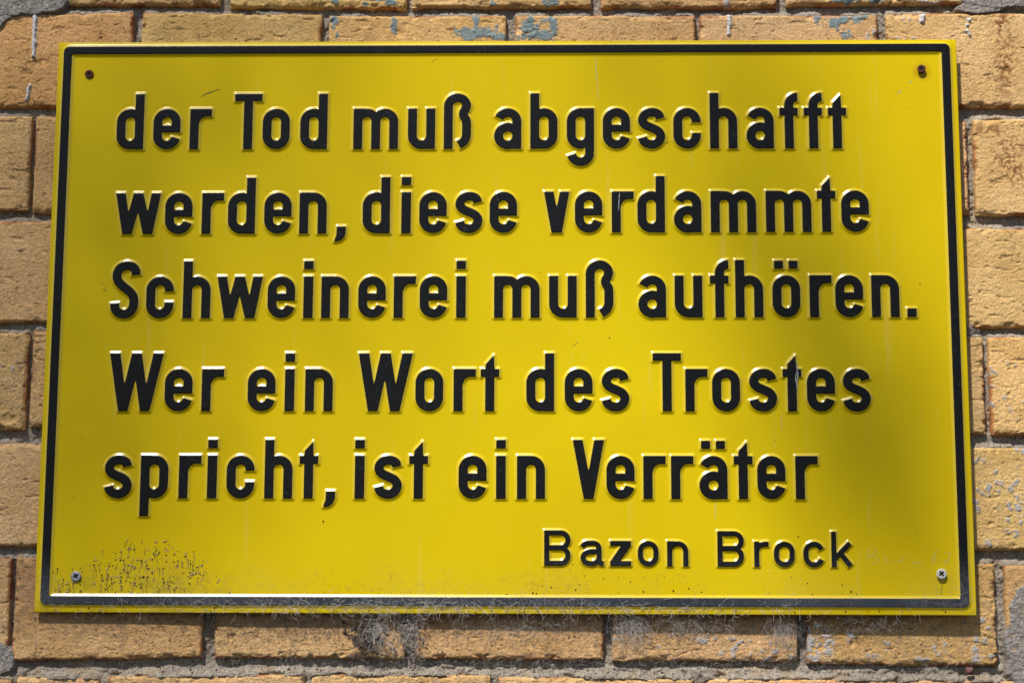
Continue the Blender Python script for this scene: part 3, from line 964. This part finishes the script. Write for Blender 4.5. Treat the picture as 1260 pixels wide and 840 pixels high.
UG = 0.6 / 1108.5
U6 = 0.6 / 1150.0
LINES = [
    (150, 183.8, 1000, 182.6, [('d', 142.8), ('e', 188), ('r', 233), ('T', 287.7), ('o', 322.7), ('d', 369), ('m', 434.6), ('u', 501.8), ('ß', 546), ('a', 608),
                              ('b', 652.6), ('g', 697.6), ('e', 742), ('s', 785.3), ('c', 829), ('h', 874), ('a', 919), ('f', 960), ('f', 990), ('t', 1019.8)]),
    (200, 287.8, 1000, 285.2, [('w', 141.2), ('e', 202.5), ('r', 247.8), ('d', 280), ('e', 324.7), ('n', 368), (',', 411.5), ('d', 446), ('i', 493.7), ('e', 515.8), ('s', 560),
                              ('e', 602.5), ('v', 669.5), ('e', 707.6), ('r', 753), ('d', 784.7), ('a', 829.6), ('m', 875), ('m', 943), ('t', 1006.3), ('e', 1036)]),
    (200, 391.3, 1000, 390.0, [('S', 135), ('c', 179.2), ('h', 224.5), ('w', 266.3), ('e', 328.8), ('i', 373), ('n', 395), ('e', 440.5), ('r', 484.3), ('e', 516.3), ('i', 561.3), ('m', 608),
                              ('u', 675.8), ('ß', 721), ('a', 785.8), ('u', 830.6), ('f', 874.3), ('h', 905.5), ('ö', 951.2), ('r', 997), ('e', 1028.7), ('n', 1073.2), ('.', 1116.8)]),
    (200, 505.5, 1000, 505.9, [('W', 133), ('e', 202), ('r', 247.5), ('e', 304.3), ('i', 350), ('n', 375), ('W', 440.5), ('o', 511), ('r', 558), ('t', 591.3), ('d', 647.7), ('e', 695), ('s', 740.5),
                              ('T', 803.8), ('r', 843.8), ('o', 876.8), ('s', 922.4), ('t', 964), ('e', 993.7), ('s', 1037.8)]),
    (200, 612.6, 1000, 613.8, [('s', 127.5), ('p', 172), ('r', 219.3), ('i', 254.4), ('c', 278.2), ('h', 325), ('t', 367.8), (',', 398), ('i', 436.2), ('s', 460), ('t', 503.2), ('e', 564.2),
                              ('i', 610.4), ('n', 636.2), ('V', 705), ('e', 746.5), ('r', 792), ('r', 826.2), ('ä', 861), ('t', 903.6), ('e', 932.5), ('r', 979.6)]),
]
LINE6 = (700, 695.6, 1040, 697.4, [('B', 669.7), ('a', 714.3), ('z', 751), ('o', 785), ('n', 821.2), ('B', 883.3), ('r', 928.4), ('o', 952.7), ('c', 989), ('k', 1023.7)])
cache = {}


def put(ch, px, py, small):
    key = (ch, small)
    if key not in cache:
        cache[key] = glyph_mesh(GL6[ch], 6.0, U6, 0.42, 2.0, 3.5) if small else glyph_mesh(GLY[ch], W_, UG, 0.55, EMB_H, BEV)
    x, y = px_to_sign(px, py, 2.0 * U)
    nm = {',': 'comma', '.': 'full_stop'}.get(ch, 'letter')
    o = bpy.data.objects.new(nm, cache[key])
    COL.objects.link(o)
    o.parent = sign
    o.location = (float(x), float(y) + SIGN_BASE_Y, 0)
    if small:
        o['label'] = 'small black letter of the signature line'


for (xa, ya, xb, yb, items) in LINES:
    for ch, px in items:
        put(ch, px, ya + (px - xa) / (xb - xa) * (yb - ya), False)
xa, ya, xb, yb, items = LINE6
for ch, px in items:
    put(ch, px, ya + (px - xa) / (xb - xa) * (yb - ya), True)


# ------------------------------------------------------------------ screws
def screw(px, py, rpx, mat, label, stand, rot):
    st = 0.35
    r = np.arange(0, rpx + 1e-6, 0.45)
    r[-1] = rpx
    th = np.linspace(0, 2 * math.pi, 49)[:-1]
    Rr, Th = np.meshgrid(r, th, indexing='ij')
    X, Y = Rr * np.cos(Th), Rr * np.sin(Th)
    z = stand + 0.7 * np.sqrt(np.maximum(0, 1 - (Rr / (rpx * 1.06)) ** 2))
    c, s = math.cos(rot), math.sin(rot)
    a, b_ = np.abs(X * c + Y * s), np.abs(-X * s + Y * c)
    arm = rpx * 0.52
    cr = np.minimum(np.maximum(a - arm, b_ - rpx * 0.17), np.maximum(b_ - arm, a - rpx * 0.17))
    dep = sstep(0.35, -0.35, cr)
    z = z - 1.4 * dep * (1 - 0.5 * np.minimum(1, Rr / arm))
    x0, y0 = px_to_sign(px, py, (stand + .5) * U)
    rings = [np.stack([x0 + X[k] * U, y0 + Y[k] * U + SIGN_BASE_Y, z[k] * U], -1) for k in range(len(r))]
    rim = rings[-1].copy()
    rim[:, 2] = (stand - 0.5) * U
    foot = rim.copy()
    foot[:, 0] = x0 + (foot[:, 0] - x0) * 0.6
    foot[:, 1] = y0 + SIGN_BASE_Y + (foot[:, 1] - y0 - SIGN_BASE_Y) * 0.6
    foot[:, 2] = -0.0005
    rings += [rim, foot]
    V, F = loops(rings)
    dk = np.concatenate([dep.reshape(-1), np.zeros(len(th) * 2)])
    o = mesh_obj('screw', V, F, mat, sign)
    o.data.materials.append(M_DARK)
    fm = (dk[F].mean(1) > 0.3).astype(np.int32)
    o.data.polygons.foreach_set('material_index', fm)
    o['label'] = label


screw(109.6, 91.2, 5.5, M_RUST, 'rust-brown cross-head screw, upper left', 1.2, 0.3)
screw(1134, 84.6, 5.2, M_RUST, 'dark rusty cross-head screw with rust halo, upper right', 4.0, 0.15)
screw(93.2, 708.6, 6.0, M_ZINC, 'grey cross-head screw, lower left', 2.0, 0.5)
screw(1158.8, 705.6, 6.1, M_PALE, 'pale cross-head screw, lower right', 3.8, 0.6)


# ------------------------------------------------------------------ marks on the plate
def strokes_obj(name, paths, width, mat, hpx=0.12, label=None, seed=0, on=0.0, kind=None):
    rnd = random.Random(seed)
    V, F = [], []
    for pts in paths:
        n = len(pts)
        P_ = []
        for k in range(n - 1):
            for t in (0, .34, .67):
                P_.append((pts[k][0] + (pts[k + 1][0] - pts[k][0]) * t, pts[k][1] + (pts[k + 1][1] - pts[k][1]) * t))
        P_.append(pts[-1])
        b0 = len(V)
        for k, (a, b_) in enumerate(P_):
            q = P_[min(k + 1, len(P_) - 1)]
            p = P_[max(k - 1, 0)]
            dx, dy = q[0] - p[0], q[1] - p[1]
            l = math.hypot(dx, dy) or 1
            w = width * rnd.uniform(0.45, 1.0) * (0.35 if k in (0, len(P_) - 1) else 1)
            nx, ny = -dy / l * w / 2, dx / l * w / 2
            jx, jy = rnd.uniform(-.12, .12), rnd.uniform(-.12, .12)
            x1, y1 = px_to_sign(a + nx + jx, b_ + ny + jy)
            x2, y2 = px_to_sign(a - nx + jx, b_ - ny + jy)
            xm, ym = px_to_sign(a + jx, b_ + jy)
            V += [(x1, y1 + SIGN_BASE_Y, 0.00005 + on), (xm, ym + SIGN_BASE_Y, 0.00005 + on + hpx * U), (x2, y2 + SIGN_BASE_Y, 0.00005 + on)]
            if k:
                c = b0 + 3 * k
                F += [(c - 3, c, c + 1, c - 2), (c - 2, c + 1, c + 2, c - 1)]
    o = mesh_obj(name, np.array(V, float), np.array(F), mat, sign)
    if label:
        o['label'] = label
    if kind:
        o['kind'] = kind
    return o


def zc(x0, y0, s, pts): return [(x0 + a / s, y0 + b_ / s) for a, b_ in pts]


# faint hand-scratched word and number near the lower right screw
S8 = [[(135, 140), (215, 128), (240, 140), (228, 165), (170, 210), (232, 212), (262, 240), (240, 268), (180, 275)], [(148, 140), (165, 190), (150, 245)],
      [(312, 210), (342, 205), (330, 250), (345, 272), (372, 278)], [(412, 262), (450, 245), (468, 250)], [(478, 240), (490, 278), (510, 230), (535, 228)],
      [(612, 240), (632, 288), (655, 262), (675, 270), (690, 272), (712, 274)], [(765, 95), (770, 125)],
      [(870, 132), (835, 185), (815, 240), (812, 268), (845, 250), (855, 215), (820, 210)], [(930, 160), (1005, 165), (975, 240), (935, 305)], [(915, 240), (1010, 262)]]
strokes_obj('scratched_writing', [zc(1050, 660, 8.4, p) for p in S8], 0.75, M_SCR, 0.1, 'faint scratched handwriting and number near lower right screw', 3)
strokes_obj('scuff_mark', [[(247, 119.5), (252, 116.5), (258, 114.2), (264, 112.2), (271, 110)]], 2.0, M_MARK, 0.08, 'dark diagonal scuff above the first line', 1)
strokes_obj('scuff_mark', [[(124, 344.5), (124.5, 348), (126.8, 350)], [(126, 359), (130.5, 353.5)], [(127.5, 358.8), (131.5, 356.8)]], 0.8, M_MARK, 0.08, None, 2)
strokes_obj('scratch', [[(1103.5, 115.5), (1109, 111.2)], [(1118, 102.3), (1122, 100)]], 1.2, M_SCRP, 0.1, None, 4)
strokes_obj('scratch', [[(762.2, 238), (761.5, 248), (761, 260)]], 1.3, M_SCRP, 0.15, 'pale chip on the letter r of the second line', 5, 0.00121)
strokes_obj('scratch', [[(979.5, 446), (980.6, 454), (981.6, 463), (980, 471), (980.4, 480)], [(979.5, 458), (978.6, 466), (979.5, 472)]], 1.5, M_SCRP, 0.15,
            'pale chip on the letter t of the fourth line', 6, 0.00121)
strokes_obj('drip_mark', [[(962.3, 507), (961.8, 516), (962, 530)]], 0.9, M_SCR, 0.05, None, 7)
strokes_obj('drip_mark', [[(733, 70), (734, 95), (735.5, 112), (736.3, 124)]], 1.3, M_SCR, 0.05, None, 8)
strokes_obj('drip_mark', [[(880, 612), (880.3, 640)]], 1.0, M_SCR, 0.05, None, 9)
strokes_obj('crack', [[(1159.6, 716), (1158.8, 722), (1158, 727), (1158.3, 732)]], 0.9, M_MARK, 0.05, 'thin dark crack running down from the lower right screw', 10)
strokes_obj('stray_hairs', [[(530.5, 77), (534, 74.5), (538, 72)], [(704, 426), (709, 423), (711, 421)], [(100, 535), (101.6, 541)], [(89.8, 613), (90.6, 608)], [(353, 194.5), (354.5, 190)]], 0.7, M_MARK, 0.2, None, 11, kind='stuff')

# black specks and tan husks stuck to the lower left, each a tiny lump
rs = np.random.RandomState(5)


def lumps(name, pts, size, mat, label, elong=1.0, kind='stuff'):
    V, F = [], []
    for (a, b_) in pts:
        x, y = px_to_sign(a, b_)
        s = size * (0.45 + 0.95 * rs.rand() ** 2.2 * 1.7) * U
        th = rs.uniform(0, math.pi)
        c, q = math.cos(th), math.sin(th)
        k = len(V)
        e = elong * rs.uniform(.7, 1.3)
        for (u_, v_) in ((1, 0), (.3, .8), (-.6, .7), (-1, -.1), (-.4, -.8), (.6, -.7)):
            ux, vy = u_ * s * e, v_ * s
            V.append((x + ux * c - vy * q, y + ux * q + vy * c + SIGN_BASE_Y, 0.00003))
        V.append((x, y + SIGN_BASE_Y, 0.00003 + s * rs.uniform(.8, 1.6)))
        F += [(k + j, k + (j + 1) % 6, k + 6) for j in range(6)]
    o = mesh_obj(name, np.array(V), np.array(F), mat, sign)
    o['kind'] = kind
    o['label'] = label


def scatter(n, f):
    out = []
    while len(out) < n:
        a, b_ = rs.uniform(60, 330), rs.uniform(664, 742)
        if rs.rand() < f(a, b_):
            out.append((a, b_))
    return out


def dens(a, b_):
    top = 700 - 34 * math.exp(-((a - 185) / 60) ** 2) + (3 if a < 110 else 0)
    k = 1 / (1 + math.exp(-(b_ - top) / 4))
    k *= math.exp(-(max(0, a - 235) / 32) ** 2)
    return k * (0.25 + 1.3 * float(vn(np.array(a / 13), np.array(b_ / 9), 44)) ** 2)


sp = scatter(470, dens)
lumps('dirt_specks', sp, 0.62, M_SPECK, 'black specks clustered round the lower left screw')
lumps('husk_specks', [(a + rs.normal(0, 2.2), b_ + rs.normal(0, 2.2)) for a, b_ in sp if rs.rand() < .6], 0.5, M_HUSK, 'tan husks among the black specks at lower left', 3.0)
strokes_obj('grime_streaks', [[(a, b_), (a + rs.uniform(-.7, .7), b_ + rs.uniform(2.5, 5)), (a + rs.uniform(-1, 1), b_ + rs.uniform(6, 11))] for a, b_ in sp[::4]], 1.3, M_GRIME, 0.1,
            'brown vertical streaks below the black specks', 12, kind='stuff')
more = [(rs.uniform(620, 1075), 738 - abs(rs.normal(0, 14))) for _ in range(60)] + [(rs.uniform(60, 1190), rs.uniform(742, 754)) for _ in range(160)] \
    + [(rs.uniform(700, 720), 700 + rs.uniform(-6, 14)) for _ in range(10)] + [(rs.uniform(100, 1150), rs.uniform(70, 700)) for _ in range(28)]
lumps('dirt_specks', more, 0.6, M_SPECK, 'scattered dark specks along the lower rim')


# ------------------------------------------------------------------ cobwebs and lint
def tubes(name, paths, rad, mat, parent, label=None, cat=None, group=None, stuff=False):
    """paths: (n, k, 3) in world coordinates"""
    Pn = np.asarray(paths, float)
    n, k, _ = Pn.shape
    T = np.gradient(Pn, axis=1)
    T /= np.linalg.norm(T, axis=2, keepdims=True) + 1e-9
    ref = np.array([0.31, 0.87, 0.38])
    A = np.cross(T, ref)
    A /= np.linalg.norm(A, axis=2, keepdims=True) + 1e-9
    Bn = np.cross(T, A)
    rr = (np.asarray(rad) * np.ones(n))[:, None, None] * np.ones((1, k, 1))
    rr[:, 0] *= .4
    rr[:, -1] *= .4
    V = np.stack([Pn + rr * (A * math.cos(a) + Bn * math.sin(a)) for a in (0, 2.094, 4.189)], 2)
    V = V.reshape(-1, 3)
    i0 = (np.arange(n)[:, None] * k * 3 + np.arange(k - 1)[None, :] * 3).reshape(-1)
    F = np.concatenate([np.stack([i0 + a, i0 + (a + 1) % 3, i0 + 3 + (a + 1) % 3, i0 + 3 + a], -1) for a in range(3)])
    if parent is None:
        org = V.mean(0)
        o = mesh_obj(name, V - org, F, mat)
        o.location = org
        o['label'], o['category'] = label, cat
        if group:
            o['group'] = group
    else:
        inv = np.array(parent.matrix_local.inverted())
        Vl = V @ inv[:3, :3].T + inv[:3, 3]
        o = mesh_obj(name, Vl, F, mat, parent)
        if label:
            o['label'] = label
    if stuff:
        o['kind'] = 'stuff'
    return o


bpy.context.view_layer.update()


def on_wall(px, py, h):
    x, z = px_to_wall(px, py, h)
    return np.stack([x, -h + 0 * x, z + WALL_BASE], -1)


def lint(n, fx, fy, fh, length, curl=0.9, down=0.3, k=8, seed=0):
    """curly fibres starting at random places given by samplers in photo px / height above brick face (m)"""
    r = np.random.RandomState(seed)
    x, y, h = fx(r, n), fy(r, n), fh(r, n)
    ang = r.uniform(0, 2 * math.pi, n)
    L_ = length * r.uniform(.4, 1.5, n) / k
    bend = r.normal(0, curl, n)
    pts = []
    hx = r.normal(0, .25, n)
    bend = bend * 0.6
    for j in range(k):
        pts.append(on_wall(x, y, np.maximum(h, 0.0004)))
        ang = ang + bend + r.normal(0, .35, n)
        x = x + np.cos(ang) * L_
        y = y + np.sin(ang) * L_ + down * L_
        h = h + hx * L_ * U
    return np.stack(pts, 1)


def Uf(a, b_): return lambda r, n: r.uniform(a, b_, n)
def Nf(m_, s): return lambda r, n: r.normal(m_, s, n)


def rimy(r, n): return 752.5 + r.uniform(-2, 3, n)


HS = -SIGN_C[1]                                       # height of the plate face above the brick face
# fibres lying on the sign's lower band and rim
tubes('lint', np.concatenate([
    lint(520, lambda r, n: 60 + 1120 * r.beta(1.5, 1.4, n), Uf(738, 755), lambda r, n: HS + r.uniform(0.0002, 0.002, n), 13, .5, .05, 7, 1),
    lint(420, lambda r, n: np.clip(r.normal(480, 110, n), 60, 1150), lambda r, n: 752 - np.abs(r.normal(0, 7, n)), lambda r, n: HS + r.uniform(0.0008, 0.0022, n), 15, .5, .05, 7, 2),
    lint(330, lambda r, n: np.clip(r.normal(830, 110, n), 60, 1150), lambda r, n: 752 - np.abs(r.normal(0, 6, n)), lambda r, n: HS + r.uniform(0.0008, 0.0022, n), 14, .5, .05, 7, 12)]),
    0.00007, M_WEB, None, 'dusty grey lint caught along the lower rim of the yellow sign', 'lint', None, True)
# scattered fibres higher on the plate
tubes('lint', np.concatenate([
    lint(150, Nf(440, 60), lambda r, n: 734 - np.abs(r.normal(0, 16, n)), lambda r, n: HS + r.uniform(0.0001, .0005, n), 10, .5, 0, 6, 3),
    lint(110, Nf(690, 30), lambda r, n: 728 - np.abs(r.normal(0, 20, n)), lambda r, n: HS + r.uniform(0.0001, .0005, n), 11, .5, 0, 6, 4),
    lint(90, Nf(815, 22), lambda r, n: 718 - np.abs(r.normal(0, 14, n)), lambda r, n: HS + r.uniform(0.0001, .0005, n), 10, .5, 0, 6, 5),
    lint(110, Uf(560, 1060), lambda r, n: 735 - np.abs(r.normal(0, 18, n)), lambda r, n: HS + r.uniform(0.0001, .0005, n), 9, .5, 0, 6, 6)]),
    0.000034, M_HUSK, None, 'fine tan fibres stuck on the yellow plate below and beside the signature', 'lint', None, True)
WG = 'cobwebs under the sign'


def web(px, py, sx, sy, n, length, label, seed, mat=M_WEB, rad=0.0001150, down=0.4, curl=1.0, hmax=.007):
    # a soft mass of very thin silk with a few thicker strands
    n = int(n * 1.1)
    rad = np.where(np.random.RandomState(seed).rand(n) < .12, rad * .8, rad * .42)
    tubes('cobweb', lint(n, lambda r, m_: px + sx * np.clip(r.normal(0, 1, m_), -1.7, 1.7), lambda r, m_: np.maximum(py + sy * np.clip(r.normal(0, 1, m_), -1.7, 1.7), 753), lambda r, m_: r.uniform(.0006, hmax, m_), length, curl, down, 9, seed),
          rad, mat, None, label, 'cobweb', WG)


web(462, 772, 9, 11, 150, 24, 'thick pale cobweb tangle hanging below the lower rim of the sign', 21, rad=0.0001610)
web(447, 788, 7, 8, 130, 13, 'dark matted cobweb clump low on the brick left of the thick pale tangle', 22, M_WEBD, 0.0001840)
web(505, 778, 11, 18, 260, 13, 'brown grey cobweb mat filling the joint right of the thick pale tangle', 23, M_WEB, 0.0001035)
web(776, 765, 11, 10, 220, 24, 'pale funnel-shaped cobweb spanning the joint below the author name', 24, rad=0.0001150, down=.7)
web(850, 767, 32, 7, 260, 20, 'wide loose cobweb in the shadow of the sign, right of the funnel-shaped web', 25, rad=0.0000805, down=.3)
web(965, 768, 12, 9, 150, 20, 'thin hanging cobweb at the joint below the end of the author name', 26, rad=0.0000805, down=.9)
web(1065, 765, 36, 6, 220, 17, 'fuzzy cobweb fringe under the right end of the sign', 27, rad=0.0000805, down=.2)
web(645, 768, 50, 9, 330, 15, 'brownish cobweb fuzz below the middle of the sign', 28, M_WEB, 0.0000690)
web(340, 766, 55, 7, 300, 14, 'sooty cobweb fuzz on the brick under the left third of the sign', 29, M_WEBD, 0.0000920)
web(170, 764, 55, 6, 120, 11, 'sparse sooty threads under the lower left corner of the sign', 30, M_WEBD, 0.0000805)
# matted dust clumps caught in the webs
def clump(px, py, sx, sy, n, size, mat, label, seed):
    r_ = np.random.RandomState(seed)
    V, F = [], []
    for _ in range(n):
        a, b_ = px + sx * r_.normal(), max(754.5, py + sy * r_.normal())
        c = on_wall(np.array(a), np.array(b_), r_.uniform(.0004, .004))
        s_ = size * U * r_.uniform(.3, 1.3)
        k = len(V)
        for j in range(6):
            V.append(c + s_ * np.array([math.cos(j * 1.047) * r_.uniform(.4, 1.5), r_.uniform(-.5, .5), math.sin(j * 1.047) * r_.uniform(.4, 1.5)]))
        V.append(c + np.array([0, -s_ * .6, 0]))
        F += [(k + j, k + (j + 1) % 6, k + 6) for j in range(6)]
    V = np.array(V)
    org = V.mean(0)
    o = mesh_obj('dust_clumps', V - org, np.array(F), mat)
    o.location = org
    o['label'], o['category'], o['kind'] = label, 'dust', 'stuff'


clump(455, 783, 12, 11, 160, 2.2, M_WEBD, 'dark dust matted in the cobweb tangle left of the middle', 60)
clump(505, 776, 8, 15, 160, 2.0, M_WEBG, 'brown dust matted in the joint beside the tangle', 61)
clump(640, 758, 250, 3.5, 420, 1.3, M_WEBG, 'grey brown dust hanging along the underside of the sign', 62)
clump(640, 820, 330, 4, 260, 1.2, M_WEBD, 'dark crumbs lying on the lowest mortar joint', 63)
clump(560, 785, 330, 14, 420, 0.9, M_WEBD, 'dark crumbs stuck to the bricks below the sign', 64)

# fibres lying on the bed joint below and on the bricks
tubes('lint', lint(520, Uf(240, 1180), lambda r, n: 815 + r.normal(0, 7, n), lambda r, n: r.uniform(-.001, .001, n), 13, .5, .25, 7, 40),
      0.000042, M_WEB, None, 'thin grey fibres caught along the mortar joint below the lowest full brick course', 'lint', None, True)
tubes('lint', lint(420, Uf(40, 1190), lambda r, n: r.uniform(760, 812, n), lambda r, n: r.uniform(0.0002, .0008, n), 7, .5, .25, 6, 41),
      0.00005, M_WEBD, None, 'dark short fibres scattered on the brick faces below the sign', 'lint', None, True)
tubes('lint', lint(26, Nf(1194, 3), lambda r, n: r.normal(405, 2.5, n), lambda r, n: r.uniform(0.0002, .003, n), 12, .4, 0, 7, 42),
      0.0000920, M_WEB, None, 'tiny pale web in the joint at the right edge of the sign', 'cobweb')


# ------------------------------------------------------------------ paint runs and crumbs on the masonry
def run(path, w, mat, name, label, seed, hpx=2.2):
    P_ = np.array(path, float)
    x0, y0, x1, y1 = P_[:, 0].min() - w * 1.4, P_[:, 1].min() - w * 1.4, P_[:, 0].max() + w * 1.4, P_[:, 1].max() + w * 1.4
    PX, PY = np.meshgrid(np.arange(x0, x1, .6), np.arange(y0, y1, .6))
    d = sd_path(PX, PY, path, w)
    d = d + 3.0 * (fbm(PX / 4, PY / 5, seed, 3) - .5) + .2
    X, Y = px_to_wall(PX, PY)
    Z = U * (0.5 + hpx * sstep(0.6, -1.6, d) + .8 * (fbm(PX / 3, PY / 3, seed + 3, 2) - .5)) - U * 1.6 * sstep(0, 1.2, d)
    V = np.stack([X, Y, Z], -1).reshape(-1, 3)
    F = grid_faces(*PX.shape)
    keep = d.reshape(-1)[F].min(1) < 0.9
    V, F = compact(V, F[keep])
    o = mesh_obj(name, V, F, mat, wall)
    o['label'] = label


run([(43.5, 15), (43, 30), (42.3, 45), (42, 58), (41.2, 71)], 4.4, M_WHITE, 'paint_run', 'long white paint run left of the sign', 1)
run([(37.5, 104), (35, 110), (35.4, 117), (32, 124)], 3.2, M_WHITE, 'paint_run', 'short white paint run below the long one', 2)
run([(898, 20), (897, 32), (896.5, 44)], 4.8, M_WHITE, 'paint_run', 'short white paint run above the sign, right of its middle', 3)
run([(1135, 19), (1134.5, 29)], 6.2, M_WHITE, 'paint_run', 'white paint blob near the upper right corner of the sign', 4, 3)
run([(1192.5, 23), (1193, 27)], 3.4, M_WHITE, 'mortar_crumb', 'grey crumb on the brick right of the sign corner', 5)
run([(1188, 30), (1191, 32)], 3.0, M_WHITE, 'mortar_crumb', 'grey crumb on the brick right of the sign corner', 6)
run([(1189.5, 37), (1192, 41), (1194, 45)], 3.4, M_WHITE, 'mortar_crumb', 'grey crumb on the brick right of the sign corner', 7)
run([(1190, 825), (1197, 825.5)], 7.0, simple('reddish_stone', (0.16, .075, .07), .8), 'pebble', 'reddish pebble in the mortar below the sign corner', 8, 4)


# ------------------------------------------------------------------ unseen tree, added to dapple the light
def shade_at(px, py):
    """wanted foliage density between the sun and this point of the wall, to shade it"""
    g = 0.0
    for (a, b_, ra, rb, q) in SHADE:
        g += q * math.exp(-((px - a) / ra) ** 2 - ((py - b_) / rb) ** 2)
    # diagonal band of wanted shade running down to the right
    t = min(max(((px - 890) * 210 + (py - 130) * 470) / (210 ** 2 + 470 ** 2), 0), 1)
    d = math.hypot(px - 890 - 210 * t, py - 130 - 470 * t)
    return g + 0.36 * math.exp(-(d / 90) ** 2)


SHADE = [(170, 330, 170, 330, .40), (250, 40, 260, 90, .20), (620, 40, 200, 50, .08), (120, 740, 160, 80, .22), (1150, 690, 90, 80, .12), (-500, 400, 300, 500, .4)]


def make_shade_tree():
    rnd = random.Random(11)
    root = empty('added_shade_tree', (-2.5, -2.6, 0), (0, 0, 0), 'unseen tree added to dapple the light on the sign', 'tree')
    D = 2.3
    L_, base = [], []
    n = 0
    while n < 1500:
        px, py = rnd.uniform(-700, 1400), rnd.uniform(-300, 1000)
        n += 1
        for _ in range(2):
            if rnd.random() < shade_at(px, py) * 1.0:
                x, z = px_to_wall(px, py)
                x, z = float(x) + rnd.uniform(-.02, .02), float(z) + WALL_BASE
                d = D + rnd.uniform(-.15, .35)
                L_.append(Vector((x, 0, z)) + to_sun * d)
    V, F = [], []
    org = Vector((-2.5, -2.6, 0))
    for c in L_:
        s_ = rnd.uniform(.016, .026)
        M = Matrix.Rotation(rnd.uniform(0, 6.28), 3, 'Z') @ Matrix.Rotation(rnd.uniform(-.9, .9), 3, 'X') @ Matrix.Rotation(rnd.uniform(-.9, .9), 3, 'Y')
        k = len(V)
        for (u_, v_, w_) in ((-1.1, 0, 0), (-.4, .55, .1), (.4, .5, .1), (1.2, 0, -.1), (.4, -.5, .1), (-.4, -.55, .1), (0, 0, -.08)):
            V.append(c - org + M @ Vector((u_, v_, w_)) * s_)
        F += [(k + j, k + (j + 1) % 6, k + 6) for j in range(6)]
    o = mesh_obj('added_shade_leaves', np.array([tuple(v) for v in V]), np.array(F), simple('added_green_leaf', (0.06, 0.11, 0.025), .5), root)
    o['kind'] = 'stuff'
    bark = simple('bark', (0.12, 0.09, 0.065), .9, 0, .4, 60, .004)

    def limb(name, pts, r0, r1):
        pts = [Vector(p) - org for p in pts]
        vs, k = [], 10
        for i, p in enumerate(pts):
            t = (pts[min(i + 1, len(pts) - 1)] - pts[max(i - 1, 0)]).normalized()
            a = t.cross(Vector((.3, .2, .9) if abs(t.z) < .9 else (1, 0, 0))).normalized()
            b_ = t.cross(a)
            rr = r0 + (r1 - r0) * i / (len(pts) - 1)
            vs += [tuple(p + rr * (a * math.cos(q * 6.2832 / k) + b_ * math.sin(q * 6.2832 / k))) for q in range(k)]
        f = [(i * k + q, i * k + (q + 1) % k, (i + 1) * k + (q + 1) % k, (i + 1) * k + q) for i in range(len(pts) - 1) for q in range(k)]
        mesh_obj(name, np.array(vs), np.array(f), bark, root)
    limb('trunk', [(-2.5, -2.6, 0), (-2.48, -2.6, 1.2), (-2.52, -2.55, 2.4), (-2.4, -2.5, 3.4), (-2.3, -2.4, 5.0)], .13, .06)
    hub = Vector((-1.15, -1.35, 3.55))
    limb('limb', [(-2.45, -2.55, 2.9), (-2.0, -2.2, 3.3), (-1.6, -1.7, 3.5), tuple(hub)], .045, .014)
    for t in range(7):
        c = L_[rnd.randrange(len(L_))]
        limb('twig', [tuple(hub), tuple(hub.lerp(c, .5) + Vector((0, 0, .03))), tuple(c)], .006, .002)


make_shade_tree()
